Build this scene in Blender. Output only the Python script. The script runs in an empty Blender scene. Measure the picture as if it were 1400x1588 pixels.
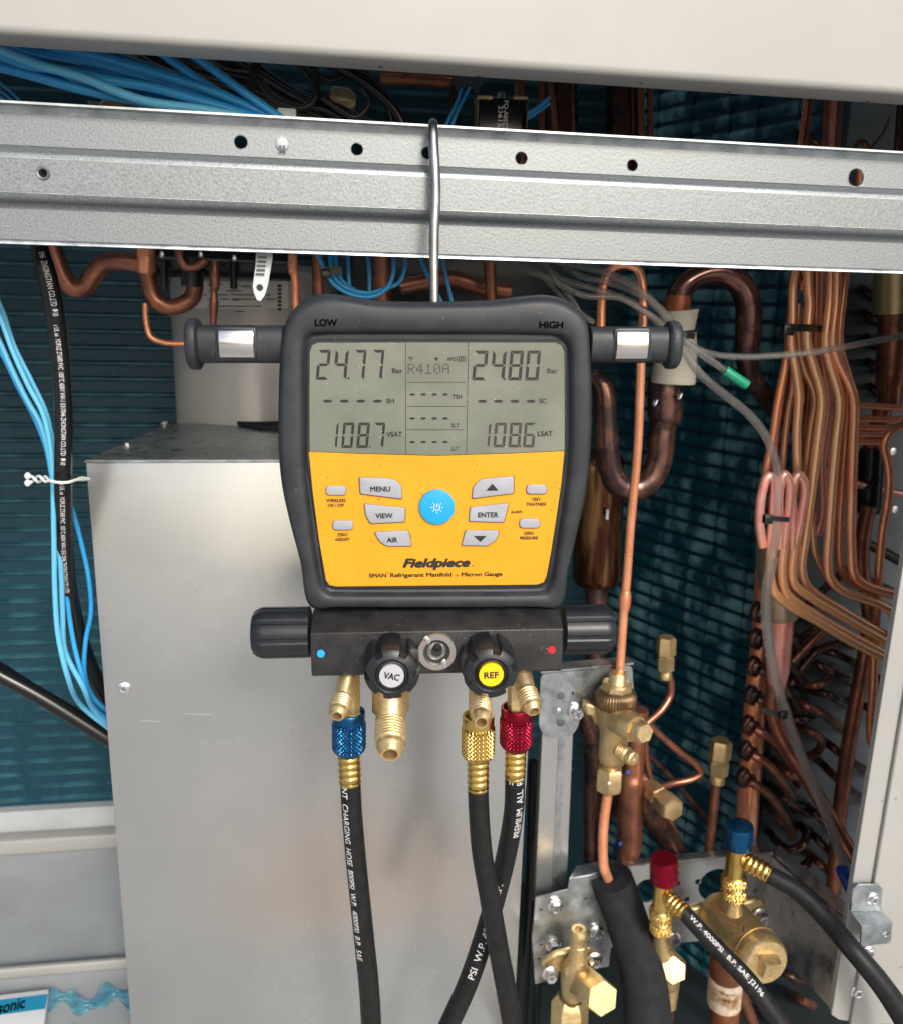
import bpy, bmesh, math, random
from mathutils import Vector, Matrix
from mathutils.geometry import tessellate_polygon
random.seed(7)
rad = math.radians
SC = bpy.context.scene
COL = SC.collection

# ------------------------------------------------------------ camera, sky, sun, exposure
F = 1300.0                                    # focal length in pixels of the 1400 px wide photograph
CAM = Vector((0, -.55, 1.25))
RC = Matrix.Rotation(rad(-8.6), 3, 'Z') @ Matrix.Rotation(rad(90-13.7), 3, 'X') @ Matrix.Rotation(rad(1.43), 3, 'Z')
cd = bpy.data.cameras.new('camera'); cam = bpy.data.objects.new('camera', cd); COL.objects.link(cam)
cam.matrix_world = Matrix.Translation(CAM) @ RC.to_4x4()
cd.sensor_fit = 'HORIZONTAL'; cd.sensor_width = 36; cd.lens = 36*F/1400
cd.clip_start = .01; cd.clip_end = 400
cd.dof.use_dof = True; cd.dof.focus_distance = .53; cd.dof.aperture_fstop = 11
SC.camera = cam
SUN_EL, SUN_AZ = 31, 166                      # degrees; azimuth clockwise from +Y (the sun stands behind the viewer, to the right)
w = bpy.data.worlds.new("World"); SC.world = w; w.use_nodes = True
nt = w.node_tree; bg = nt.nodes['Background']
sky = nt.nodes.new('ShaderNodeTexSky'); sky.sky_type = 'NISHITA'; sky.sun_disc = False
sky.sun_elevation = rad(SUN_EL); sky.sun_rotation = rad(SUN_AZ); sky.air_density = 1.0; sky.dust_density = 4; sky.ozone_density = 1
hs = nt.nodes.new('ShaderNodeHueSaturation'); hs.inputs['Saturation'].default_value = .75
nt.links.new(sky.outputs[0], hs.inputs['Color']); nt.links.new(hs.outputs[0], bg.inputs[0]); bg.inputs[1].default_value = .15
sl = bpy.data.lights.new('sun', 'SUN'); sl.energy = 1.5; sl.angle = rad(12); sl.color = (1, .98, .95)
so = bpy.data.objects.new('sun', sl); COL.objects.link(so)
sd = Vector((math.sin(rad(SUN_AZ))*math.cos(rad(SUN_EL)), math.cos(rad(SUN_AZ))*math.cos(rad(SUN_EL)), math.sin(rad(SUN_EL))))
so.rotation_euler = sd.to_track_quat('Z', 'Y').to_euler()
SC.view_settings.view_transform = 'Standard'; SC.view_settings.look = 'None'; SC.view_settings.gamma = 1
SC.view_settings.exposure = .46

# ------------------------------------------------------------ measuring: a pixel of the photograph -> a point on a real plane
def ray(px, py): return RC @ Vector(((px-700)/F, -(py-794)/F, -1))
def P(px, py, Y=0.):
    d = ray(px, py); return CAM + d*((Y-CAM.y)/d.y)
def PZ(px, py, z):
    d = ray(px, py); return CAM + d*((z-CAM.z)/d.z)
FWD = RC @ Vector((0, 0, -1))
def pxs(p): return (Vector(p)-CAM).dot(FWD)/F           # metres per pixel at a point

# ------------------------------------------------------------ objects
Wm = {}
def thing(name, label, cat, loc=(0, 0, 0), rot=None, group=None):
    o = bpy.data.objects.new(name, None); COL.objects.link(o)
    o.empty_display_size = .01
    m = Matrix.Translation(Vector(loc)) @ (rot.to_4x4() if rot else Matrix.Identity(4))
    o.matrix_world = m; Wm[o] = m
    o['label'] = label; o['category'] = cat
    if group: o['group'] = group
    return o
def mk(name, vf, mat, parent=None, label=None, cat=None, group=None, kind=None, local=False, smooth=35, mats=None):
    v, f = vf[0], vf[1]
    v = [Vector(p) for p in v]
    if parent is not None:
        m = Wm[parent]
        if not local:
            mi = m.inverted(); v = [mi @ p for p in v]
    else:
        c = v[0].copy(); m = Matrix.Translation(c); v = [p-c for p in v]
    me = bpy.data.meshes.new(name)
    me.from_pydata([p[:] for p in v], [], f); me.update()
    if len(vf) > 2 and vf[2]:
        bm = bmesh.new(); bm.from_mesh(me); bmesh.ops.recalc_face_normals(bm, faces=bm.faces); bm.to_mesh(me); bm.free()
    for mm in (mats or [mat]): me.materials.append(mm)
    if mats and len(vf) > 3: me.polygons.foreach_set('material_index', vf[3])
    if smooth:
        me.polygons.foreach_set('use_smooth', [True]*len(me.polygons)); me.set_sharp_from_angle(angle=rad(smooth))
    o = bpy.data.objects.new(name, me); COL.objects.link(o)
    if parent is not None: o.parent = parent; Wm[o] = Wm[parent]
    else: o.location = m.translation; Wm[o] = m
    if label: o['label'] = label
    if cat: o['category'] = cat
    if group: o['group'] = group
    if kind: o['kind'] = kind
    return o
def join(*vfs):
    V, Fa = [], []
    for vf in vfs:
        n = len(V); V += list(vf[0]); Fa += [tuple(i+n for i in q) for q in vf[1]]
    return V, Fa, any(len(x) > 2 and x[2] for x in vfs)
def xf(vf, m): return ([m @ Vector(p) for p in vf[0]],)+tuple(vf[1:])
def bev(vf, w, seg=2, ang=30):
    bm = bmesh.new(); vs = [bm.verts.new(p) for p in vf[0]]
    for q in vf[1]:
        try: bm.faces.new([vs[i] for i in q])
        except ValueError: pass
    bmesh.ops.recalc_face_normals(bm, faces=bm.faces)
    bm.normal_update()
    es = [e for e in bm.edges if len(e.link_faces) == 2 and e.calc_face_angle(0) > rad(ang)]
    bmesh.ops.bevel(bm, geom=es, offset=w, offset_type='OFFSET', segments=seg, profile=.5, affect='EDGES', clamp_overlap=True)
    bm.verts.index_update()
    r = ([v.co.copy() for v in bm.verts], [tuple(v.index for v in q.verts) for q in bm.faces]); bm.free()
    return r
def box(a, b):
    (x0, y0, z0), (x1, y1, z1) = a, b
    v = [(x, y, z) for x in (x0, x1) for y in (y0, y1) for z in (z0, z1)]
    return v, [(0, 1, 3, 2), (4, 6, 7, 5), (0, 4, 5, 1), (2, 3, 7, 6), (0, 2, 6, 4), (1, 5, 7, 3)]
def hexa(p):                                             # eight corners: front quad 0..3, back quad 4..7
    return p, [(0, 1, 2, 3), (7, 6, 5, 4), (0, 4, 5, 1), (1, 5, 6, 2), (2, 6, 7, 3), (3, 7, 4, 0)], True
def plate(loops, origin, ux, uz, un, t):
    """a sheet with holes: loops of (u, v); thickness t behind the front face (un points to the viewer)"""
    pts = [p for l in loops for p in l]
    tri = tessellate_polygon([[Vector((p[0], p[1], 0)) for p in l] for l in loops])
    n = len(pts)
    v = [origin+ux*p[0]+uz*p[1] for p in pts]+[origin+ux*p[0]+uz*p[1]-un*t for p in pts]
    f = [tuple(q) for q in tri]+[tuple(i+n for i in reversed(q)) for q in tri]
    k = 0
    for l in loops:
        m = len(l)
        for i in range(m):
            a, b = k+i, k+(i+1) % m; f.append((a, b, b+n, a+n))
        k += m
    return v, f, True
def circ(cx, cy, r, n=24, ry=None, ph=0):
    return [(cx+r*math.cos(ph+2*math.pi*i/n), cy+(ry or r)*math.sin(ph+2*math.pi*i/n)) for i in range(n)]
XV, YV, ZV = Vector((1, 0, 0)), Vector((0, 1, 0)), Vector((0, 0, 1))
def wplate(pix, Y, t, holes=(), n=20):
    """sheet facing the viewer at world plane Y, outline given in pixels; holes (px, py, rpx)"""
    o = P(pix[0][0], pix[0][1], Y)
    L = [[((P(x, y, Y)-o).x, (P(x, y, Y)-o).z) for x, y in pix]]
    for hx, hy, hr in holes:
        c = P(hx, hy, Y)-o; L.append(circ(c.x, c.z, hr*pxs(P(hx, hy, Y)), n))
    return plate(L, o, XV, ZV, -YV, t)

# curves
def crom(pts, step=None, n=8):
    """centripetal Catmull-Rom; pts are (Vector, radius)"""
    if len(pts) < 3: 
        a, b = pts; return [(a[0].lerp(b[0], i/6), a[1]*(1-i/6)+b[1]*i/6) for i in range(7)]
    Pn = [pts[0][0]*2-pts[1][0]]+[p[0] for p in pts]+[pts[-1][0]*2-pts[-2][0]]
    out = []
    for i in range(1, len(Pn)-2):
        p0, p1, p2, p3 = Pn[i-1:i+3]
        t0 = 0.; t1 = t0+max((p1-p0).length, 1e-6)**.5; t2 = t1+max((p2-p1).length, 1e-6)**.5; t3 = t2+max((p3-p2).length, 1e-6)**.5
        r1, r2 = pts[i-1][1], pts[i][1]
        for k in range(n+(i == len(Pn)-3)):
            u = k/n; t = t1+(t2-t1)*u
            A1 = p0*((t1-t)/(t1-t0))+p1*((t-t0)/(t1-t0)); A2 = p1*((t2-t)/(t2-t1))+p2*((t-t1)/(t2-t1)); A3 = p2*((t3-t)/(t3-t2))+p3*((t-t2)/(t3-t2))
            B1 = A1*((t2-t)/(t2-t0))+A2*((t-t0)/(t2-t0)); B2 = A2*((t3-t)/(t3-t1))+A3*((t-t1)/(t3-t1))
            s = u*u*(3-2*u)
            out.append((B1*((t2-t)/(t2-t1))+B2*((t-t1)/(t2-t1)), r1*(1-s)+r2*s))
    return out
def frames(path):
    n = len(path); T = []
    for i in range(n):
        a = path[max(i-1, 0)][0]; b = path[min(i+1, n-1)][0]; T.append((b-a).normalized())
    toC = (CAM-path[0][0]); u = (toC-T[0]*toC.dot(T[0])).normalized()
    U = [u]
    for i in range(1, n):
        u = T[i-1].rotation_difference(T[i]) @ U[-1]; u = (u-T[i]*u.dot(T[i])).normalized(); U.append(u)
    return T, U, [t.cross(u) for t, u in zip(T, U)]
def tubeg(path, seg=12, caps=True, wob=0, sq=None):
    T, U, B = frames(path); v, f = [], []
    for i, (p, r) in enumerate(path):
        for k in range(seg):
            a = 2*math.pi*k/seg; v.append(p+(U[i]*math.cos(a)+B[i]*math.sin(a))*r)
    for i in range(len(path)-1):
        for k in range(seg):
            a, b = i*seg+k, i*seg+(k+1) % seg; f.append((a, b, b+seg, a+seg))
    if caps: f.append(tuple(range(seg-1, -1, -1))); f.append(tuple(range(len(v)-seg, len(v))))
    return v, f, True
def pp(pix, r, Y=None):
    """pixel way-points (px, py[, Y[, rpx]]) -> [(point, radius m)] """
    out = []
    for q in pix:
        y = q[2] if len(q) > 2 and q[2] is not None else Y
        rr = q[3] if len(q) > 3 else r
        p = P(q[0], q[1], y); out.append((p, rr*pxs(p)))
    return out
def tube(name, pix, r, Y, mat, label=None, cat=None, group=None, parent=None, seg=12, n=7, **k):
    path = crom(pp(pix, r, Y), n=n)
    return mk(name, tubeg(path, seg), mat, parent, label, cat, group, smooth=60, **k)
def basis(a, b, x=None):
    z = (b-a).normalized(); x = x or (XV if abs(z.x) < .8 else ZV)
    x = (x-z*x.dot(z)).normalized(); y = z.cross(x)
    return Matrix(((x.x, y.x, z.x, a.x), (x.y, y.y, z.y, a.y), (x.z, y.z, z.z, a.z), (0, 0, 0, 1)))
def lathe(prof, seg=24, ph=0, fn=None, caps=True):
    """prof: (r, z). Ends with r = 0 are closed to a point"""
    v, f, rows = [], [], []
    for j, (r, z) in enumerate(prof):
        if r <= 1e-9: rows.append([len(v)]); v.append(Vector((0, 0, z)))
        else:
            rows.append(list(range(len(v), len(v)+seg)))
            for k in range(seg):
                a = ph+2*math.pi*k/seg; rr = fn(r, a, z, j) if fn else r
                v.append(Vector((rr*math.cos(a), rr*math.sin(a), z)))
    for A, B in zip(rows, rows[1:]):
        for k in range(seg):
            k2 = (k+1) % seg
            if len(A) == 1 and len(B) == 1: break
            if len(A) == 1: f.append((A[0], B[k2], B[k]))
            elif len(B) == 1: f.append((A[k], A[k2], B[0]))
            else: f.append((A[k], A[k2], B[k2], B[k]))
    if caps and len(rows[0]) > 1: f.append(tuple(reversed(rows[0])))
    if caps and len(rows[-1]) > 1: f.append(tuple(rows[-1]))
    return v, f, True
def lat(name, A, B, prof, mat, parent=None, seg=24, ph=0, fn=None, smooth=35, **k):
    """lathe between two 3-D points; prof = (radius in px at A, fraction of the way)"""
    s = pxs(A); L = (B-A).length
    vf = lathe([(r*s, t*L) for r, t in prof], seg, ph, fn)
    return mk(name, xf(vf, basis(A, B)), mat, parent, smooth=smooth, **k)
def hexp(r0, t0, t1, ch=.12):                             # chamfered hexagon profile
    d = (t1-t0)*ch
    return [(r0*.86, t0), (r0, t0+d), (r0, t1-d), (r0*.86, t1)]
def thread(r, t0, t1, n, d=.08):
    o = []
    for i in range(n):
        a = t0+(t1-t0)*i/n; h = (t1-t0)/n
        o += [(r*(1-d), a), (r, a+h*.35), (r, a+h*.6), (r*(1-d), a+h*.95)]
    return o

# lettering
def txt(body, size=1., width=None, bold=0., shear=0., align='CENTER', space=1.):
    c = bpy.data.curves.new('t', 'FONT'); c.body = body; c.size = size; c.shear = shear
    c.align_x = align; c.align_y = 'CENTER'; c.resolution_u = 3; c.space_character = space
    o = bpy.data.objects.new('t', c); COL.objects.link(o)
    dg = bpy.context.evaluated_depsgraph_get()
    me = bpy.data.meshes.new_from_object(o.evaluated_get(dg))
    v = [p.co.copy() for p in me.vertices]; f = [tuple(q.vertices) for q in me.polygons]
    bpy.data.objects.remove(o); bpy.data.curves.remove(c); bpy.data.meshes.remove(me)
    if bold:
        v0, f0, v, f = v, f, [], []
        for i in range(5):
            a = 2*math.pi*i/5; n = len(v); v += [Vector((p.x+bold*math.cos(a), p.y+bold*math.sin(a), i*size*.0004)) for p in v0]; f += [tuple(k+n for k in q) for q in f0]
    if v:
        x0 = min(p.x for p in v); x1 = max(p.x for p in v); y0 = min(p.y for p in v); y1 = max(p.y for p in v)
        cx = (x0+x1)/2 if align == 'CENTER' else x0
        for p in v: p.x -= cx; p.y -= (y0+y1)/2
        if width:
            s = width/(x1-x0)
            for p in v: p.x *= s
    return v, f
def tubetext(path, body, s0, size, th, lift=1.02, rev=False, width=None):
    """lettering wrapped on the skin of a tube, running along it from arc length s0"""
    v, f = txt(body, size, align='LEFT', width=width)
    bm = bmesh.new(); vs = [bm.verts.new(p) for p in v]
    for q in f:
        try: bm.faces.new([vs[i] for i in q])
        except ValueError: pass
    bmesh.ops.triangulate(bm, faces=bm.faces)
    for _ in range(4):
        es = [e for e in bm.edges if abs(e.verts[0].co.y-e.verts[1].co.y) > size*.13]
        if not es: break
        bmesh.ops.subdivide_edges(bm, edges=es, cuts=1); bmesh.ops.triangulate(bm, faces=bm.faces)
    bm.verts.index_update(); v = [x.co.copy() for x in bm.verts]; f = [tuple(x.index for x in q.verts) for q in bm.faces]; bm.free()
    T, U, B = frames(path)
    S = [0.]
    for a, b in zip(path, path[1:]): S.append(S[-1]+(b[0]-a[0]).length)
    out = []
    for p in v:
        s = s0+(p.x if not rev else -p.x); y = p.y if not rev else -p.y
        s = min(max(s, 0), S[-1]-1e-6)
        i = next(k for k in range(len(S)-1) if S[k+1] > s); u = (s-S[i])/(S[i+1]-S[i])
        c = path[i][0].lerp(path[i+1][0], u); r = (path[i][1]*(1-u)+path[i+1][1]*u)
        uu = U[i].lerp(U[i+1], u); bb = B[i].lerp(B[i+1], u); a = th-y/r
        out.append(c+(uu*math.cos(a)+bb*math.sin(a))*r*lift)
    return out, f

# ------------------------------------------------------------ materials
def nd(t, kind, **kw):
    n = t.nodes.new(kind)
    for k, v in kw.items(): setattr(n, k, v)
    return n
def mat(name, col, rough=.5, metal=0., var=None, vscale=40., vamt=(.4, .6), spots=None, bump=0., bscale=300., rvar=0., coat=0., stretch=(1, 1, 1), spec=.5, alpha=1., trans=0., ior=1.45, detail=4., world=False):
    m = bpy.data.materials.new(name); m.use_nodes = True; t = m.node_tree; b = t.nodes['Principled BSDF']
    b.inputs['Roughness'].default_value = rough; b.inputs['Metallic'].default_value = metal
    b.inputs['Base Color'].default_value = (*col, 1); b.inputs['Coat Weight'].default_value = coat; b.inputs['Coat Roughness'].default_value = .08
    b.inputs['Specular IOR Level'].default_value = spec; b.inputs['Alpha'].default_value = alpha
    b.inputs['Transmission Weight'].default_value = trans; b.inputs['IOR'].default_value = ior
    tc = nd(t, 'ShaderNodeTexCoord'); mp = nd(t, 'ShaderNodeMapping'); mp.inputs['Scale'].default_value = stretch
    t.links.new(nd(t, 'ShaderNodeNewGeometry').outputs['Position'] if world else tc.outputs['Object'], mp.inputs[0])
    cur = None
    if var:
        n = nd(t, 'ShaderNodeTexNoise'); n.inputs['Scale'].default_value = vscale; n.inputs['Detail'].default_value = detail
        n.inputs['Roughness'].default_value = .6
        t.links.new(mp.outputs[0], n.inputs['Vector'])
        r = nd(t, 'ShaderNodeValToRGB'); r.color_ramp.elements[0].position = vamt[0]; r.color_ramp.elements[1].position = vamt[1]
        r.color_ramp.elements[0].color = (*col, 1); r.color_ramp.elements[1].color = (*var, 1)
        t.links.new(n.outputs['Fac'], r.inputs[0]); cur = r.outputs[0]
        if rvar:
            mr = nd(t, 'ShaderNodeMapRange'); mr.inputs['To Min'].default_value = max(rough-rvar, .03); mr.inputs['To Max'].default_value = rough+rvar
            mr.inputs['From Min'].default_value = .3; mr.inputs['From Max'].default_value = .7
            t.links.new(n.outputs['Fac'], mr.inputs[0]); t.links.new(mr.outputs[0], b.inputs['Roughness'])
    if spots:                                   # (scale, threshold, colour): small specks of dust or dirt
        for sc, th, sc_col in spots:
            vn = nd(t, 'ShaderNodeTexVoronoi'); vn.inputs['Scale'].default_value = sc; t.links.new(mp.outputs[0], vn.inputs['Vector'])
            nn = nd(t, 'ShaderNodeTexNoise'); nn.inputs['Scale'].default_value = sc*.21; t.links.new(mp.outputs[0], nn.inputs['Vector'])
            ad = nd(t, 'ShaderNodeMath', operation='SUBTRACT'); ad.inputs[0].default_value = .5
            t.links.new(nn.outputs['Fac'], ad.inputs[1])
            ml = nd(t, 'ShaderNodeMath', operation='MULTIPLY_ADD'); ml.inputs[1].default_value = .55; ml.inputs[2].default_value = 0
            t.links.new(ad.outputs[0], ml.inputs[0])
            sm = nd(t, 'ShaderNodeMath', operation='ADD'); t.links.new(vn.outputs['Distance'], sm.inputs[0]); t.links.new(ml.outputs[0], sm.inputs[1])
            lt = nd(t, 'ShaderNodeMapRange'); lt.inputs['From Min'].default_value = th; lt.inputs['From Max'].default_value = th-.05
            lt.inputs['To Min'].default_value = 0; lt.inputs['To Max'].default_value = 1
            t.links.new(sm.outputs[0], lt.inputs[0])
            mx = nd(t, 'ShaderNodeMix', data_type='RGBA'); mx.inputs['B'].default_value = (*sc_col, 1)
            if cur: t.links.new(cur, mx.inputs['A'])
            else: mx.inputs['A'].default_value = (*col, 1)
            t.links.new(lt.outputs[0], mx.inputs['Factor']); cur = mx.outputs['Result']
    if cur: t.links.new(cur, b.inputs['Base Color'])
    if bump:
        n2 = nd(t, 'ShaderNodeTexNoise'); n2.inputs['Scale'].default_value = bscale; n2.inputs['Detail'].default_value = 3; t.links.new(mp.outputs[0], n2.inputs['Vector'])
        bp = nd(t, 'ShaderNodeBump'); bp.inputs['Strength'].default_value = bump; bp.inputs['Distance'].default_value = .001
        t.links.new(n2.outputs['Fac'], bp.inputs['Height']); t.links.new(bp.outputs[0], b.inputs['Normal'])
    return m
M = {}
M['beige'] = mat('beige_paint', (.335, .334, .318), .40, var=(.312, .312, .297), vscale=6, spots=[(60, .045, (.2, .18, .15))], bump=.05, bscale=900)
M['galv'] = mat('spangled_steel', (.155, .172, .183), .38, .55, var=(.235, .258, .272), vscale=950, vamt=(.34, .66), rvar=.12, bump=.12, bscale=500, detail=2)
M['galv2'] = mat('smooth_galvanised_sheet', (.43, .44, .435), .27, .8, var=(.49, .50, .485), vscale=7, vamt=(.3, .7), rvar=.04)
M['galv3'] = mat('dull_galvanised_bracket', (.28, .31, .32), .32, .85, var=(.46, .50, .515), vscale=60, vamt=(.35, .65), rvar=.12, bump=.1, bscale=200)
M['zinc'] = mat('zinc_screw', (.72, .73, .74), .25, 1)
M['steel'] = mat('satin_steel_wire', (.30, .295, .29), .28, 1, var=(.38, .37, .36), vscale=60, rvar=.08)
M['rubber'] = mat('slate_rubber', (.013, .016, .020), .50, var=(.020, .024, .029), vscale=60, bump=.06, bscale=1500, spots=[(420, .045, (.16, .16, .16))], rvar=.05)
M['knob'] = mat('black_knob_plastic', (.009, .011, .014), .36, var=(.014, .016, .020), vscale=90, bump=.05, bscale=1800, spots=[(500, .04, (.2, .2, .2))])
M['block'] = mat('black_anodised_block', (.012, .012, .013), .46, 0, var=(.024, .024, .024), vscale=60, bump=.12, bscale=3000, spots=[(620, .075, (.25, .25, .25))])
M['yellow'] = mat('yellow_overlay', (.60, .265, .005), .42, var=(.63, .285, .008), vscale=30, spots=[(330, .075, (.20, .09, .01)), (90, .05, (.33, .15, .01)), (38, .035, (.45, .19, .01))])
M['lcd'] = mat('lcd_glass', (.115, .128, .095), .35, var=(.165, .178, .142), vscale=22, vamt=(.35, .7), coat=.8, spots=[(520, .05, (.5, .5, .47))])
M['seg'] = mat('lcd_segment', (.010, .009, .010), .4, coat=.15)
M['segf'] = mat('lcd_segment_glare', (.028, .026, .026), .4, coat=.2)  # paler copy of the segment colour, standing in for glare on the screen
M['button'] = mat('grey_button', (.31, .32, .36), .45, var=(.285, .295, .33), vscale=50, bump=.05, bscale=1500)
M['blueb'] = mat('blue_button', (.01, .29, .62), .35, spots=[(420, .05, (.3, .4, .5))])
M['ink'] = mat('black_print', (.012, .012, .012), .5)
M['white'] = mat('white_print', (.62, .63, .64), .5, spots=[(900, .2, (.1, .1, .1))])
M['whitep'] = mat('white_plastic', (.62, .66, .66), .35)
M['greydisc'] = mat('grey_label', (.38, .39, .43), .4)
M['yeldisc'] = mat('yellow_label', (.85, .50, .005), .4)
M['bluedot'] = mat('blue_paint_dot', (.01, .33, .85), .4)
M['reddot'] = mat('red_paint_dot', (.70, .01, .02), .4)
M['brass'] = mat('cast_brass', (.62, .46, .22), .38, .85, var=(.72, .56, .30), vscale=300, rvar=.08, bump=.12, bscale=900)
M['brass2'] = mat('dull_brass', (.46, .34, .17), .40, .8, var=(.62, .47, .25), vscale=70, vamt=(.3, .7), rvar=.1, bump=.15, bscale=500)
M['gold'] = mat('polished_brass', (.72, .50, .15), .26, 1, var=(.62, .42, .13), vscale=120)
M['bluean'] = mat('blue_anodised', (.010, .085, .20), .25, .85, var=(.015, .10, .25), vscale=200)
M['redan'] = mat('red_anodised', (.24, .005, .022), .26, .8, var=(.19, .004, .02), vscale=200)
M['chrome'] = mat('bright_magnet', (.80, .77, .74), .14, 1, var=(.70, .66, .62), vscale=90, rvar=.05, stretch=(.2, 1, 6))
M['hose'] = mat('black_hose_rubber', (.008, .009, .010), .45, spec=.25, var=(.013, .014, .015), vscale=150, bump=.1, bscale=900)
M['foam'] = mat('black_foam', (.016, .017, .019), .9, spec=.2, var=(.022, .023, .025), vscale=80, bump=.25, bscale=900)
M['blackpl'] = mat('black_plastic', (.008, .009, .010), .35)
M['cable'] = mat('black_cable_sheath', (.006, .007, .008), .25)
M['dkwire'] = mat('dark_grey_wire', (.022, .022, .021), .30)
M['gywire'] = mat('grey_wire', (.16, .155, .14), .35, var=(.10, .10, .09), vscale=30)
M['bwire'] = mat('blue_wire_sheath', (.022, .25, .56), .36, var=(.03, .32, .66), vscale=20)
M['bwire2'] = mat('pale_blue_wire_sheath', (.10, .40, .62), .4)
M['coil'] = mat('teal_fins', (.002, .028, .048), .5, .2, var=(.005, .048, .072), vscale=900, vamt=(.4, .6), stretch=(1, 1, .03), rvar=.1)
M['coilb'] = mat('teal_fin_lit_edge', (.03, .11, .14), .42, .2, var=(.010, .05, .07), vscale=26, vamt=(.4, .6), stretch=(1, 1, .3), world=True)  # fin edges catching light, put in as a lighter teal
M['coilc'] = mat('bent_teal_fins_glint', (.004, .072, .105), .40, .2, var=(.20, .44, .47), vscale=24, vamt=(.45, .68), stretch=(1.5, 1.5, .7), detail=2, world=True)  # lighter patches paint the highlights of bent fins into the colour
M['copper'] = mat('bright_copper', (.90, .40, .22), .24, .6, coat=.35, var=(.74, .30, .15), vscale=30, rvar=.06)
M['coppero'] = mat('orange_copper', (.84, .33, .17), .25, .6, coat=.35, var=(.58, .23, .12), vscale=45, vamt=(.42, .7), rvar=.08)
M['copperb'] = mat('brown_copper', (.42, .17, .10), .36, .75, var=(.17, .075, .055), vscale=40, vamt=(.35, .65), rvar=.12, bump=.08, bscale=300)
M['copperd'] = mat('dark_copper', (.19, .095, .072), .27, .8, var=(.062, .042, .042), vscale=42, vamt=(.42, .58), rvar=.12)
M['copperp'] = mat('pink_copper', (.78, .30, .25), .30, .5, coat=.3, var=(.80, .42, .34), vscale=50, rvar=.06)
M['copperg'] = mat('tarnished_gold_copper', (.88, .50, .25), .22, .6, coat=.35, var=(.82, .40, .23), vscale=16, vamt=(.38, .62), rvar=.05, detail=1)
M['pinkbend'] = mat('heat_pinked_bend', (.80, .31, .26), .28, .5, coat=.3, var=(.82, .45, .36), vscale=50)
_t = M['pinkbend'].node_tree; _b = _t.nodes['Principled BSDF']; _s = _b.inputs['Base Color'].links[0].from_socket   # flux-pinked only near the brazed tops
_g = nd(_t, 'ShaderNodeNewGeometry'); _x = nd(_t, 'ShaderNodeSeparateXYZ'); _t.links.new(_g.outputs['Position'], _x.inputs[0])
_m = nd(_t, 'ShaderNodeMapRange'); _m.inputs['From Min'].default_value = P(1200, 885, .13).z; _m.inputs['From Max'].default_value = P(1200, 820, .13).z; _t.links.new(_x.outputs['Z'], _m.inputs[0])
_c = nd(_t, 'ShaderNodeMix', data_type='RGBA'); _c.inputs['A'].default_value = (.88, .45, .22, 1); _t.links.new(_s, _c.inputs['B']); _t.links.new(_m.outputs[0], _c.inputs['Factor']); _t.links.new(_c.outputs['Result'], _b.inputs['Base Color'])
M['insp'] = mat('orange_painted_copper', (.30, .10, .04), .45, .5, var=(.14, .06, .03), vscale=40)
M['cream'] = mat('cream_sleeve', (.50, .48, .41), .55, var=(.44, .42, .35), vscale=20)
M['fun'] = mat('silvery_solder_funnel', (.50, .44, .33), .36, .8, var=(.42, .32, .20), vscale=25, vamt=(.35, .65))
M['tank'] = mat('grey_painted_tank', (.34, .33, .315), .3, .1, coat=.3)
M['tankg'] = mat('iridescent_tank_glint', (.09, .03, .02), .22, .95, var=(.30, .17, .07), vscale=12, vamt=(.45, .62), stretch=(6, 6, 1))  # gold vertical streaks put the highlight stripe into the shell colour
M['paper'] = mat('paper_label', (.55, .53, .49), .6)
M['plategy'] = mat('grey_end_plate', (.095, .115, .13), .5, .3, var=(.065, .08, .095), vscale=12, bump=.05)
M['dark'] = mat('dark_sheet', (.03, .04, .045), .5, .3)
M['greencap'] = mat('green_cap', (.005, .22, .12), .35)
M['bluecap'] = mat('blue_cap', (.005, .09, .42), .35)
M['pan'] = mat('painted_base_pan', (.36, .385, .40), .33, var=(.31, .33, .345), vscale=9, coat=.15, spots=[(45, .04, (.25, .25, .24))])
M['panw'] = mat('painted_pan_rim', (.27, .27, .26), .45)
M['film'] = mat('blue_film', (.03, .24, .38), .2, alpha=.6, var=(.10, .38, .50), vscale=60)
M['matte'] = mat('recess_shade_black', (.003, .003, .004), .9, spec=0)  # flat black in place of the shade inside sunken letters
M['clear'] = mat('clear_vinyl_tube', (.34, .34, .33), .05, 0, alpha=.45, trans=.7, ior=1.35, coat=.8)
M['clip'] = mat('milky_plastic', (.5, .55, .56), .4, alpha=.9)
M['glass'] = mat('sight_glass', (.25, .27, .25), .06, .6, coat=1)
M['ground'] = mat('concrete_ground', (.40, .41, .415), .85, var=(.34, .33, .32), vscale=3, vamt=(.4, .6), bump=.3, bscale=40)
def warm_patch(m, cx, cy, r):
    """made-up warm area in the ground colour, placed to glow in the box front"""
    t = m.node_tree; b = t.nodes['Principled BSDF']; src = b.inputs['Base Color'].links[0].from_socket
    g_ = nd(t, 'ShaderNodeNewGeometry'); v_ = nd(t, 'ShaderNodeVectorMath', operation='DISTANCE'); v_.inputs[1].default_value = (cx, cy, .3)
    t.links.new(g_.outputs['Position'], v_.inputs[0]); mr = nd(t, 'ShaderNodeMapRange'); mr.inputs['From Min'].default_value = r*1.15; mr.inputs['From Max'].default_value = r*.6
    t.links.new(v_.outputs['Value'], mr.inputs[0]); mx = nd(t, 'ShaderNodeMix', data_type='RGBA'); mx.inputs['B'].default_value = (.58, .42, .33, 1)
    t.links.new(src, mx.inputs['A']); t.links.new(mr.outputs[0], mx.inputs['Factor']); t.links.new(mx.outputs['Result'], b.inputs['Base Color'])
pb = P(560, 1440, .1); rd = pb-CAM; rd = Vector((rd.x, -rd.y, rd.z)); hit = pb+rd*((.3-pb.z)/rd.z)  # ground point that the box front mirrors, where the added warm area goes
warm_patch(M['ground'], hit.x+.03, hit.y, .34)
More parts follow.
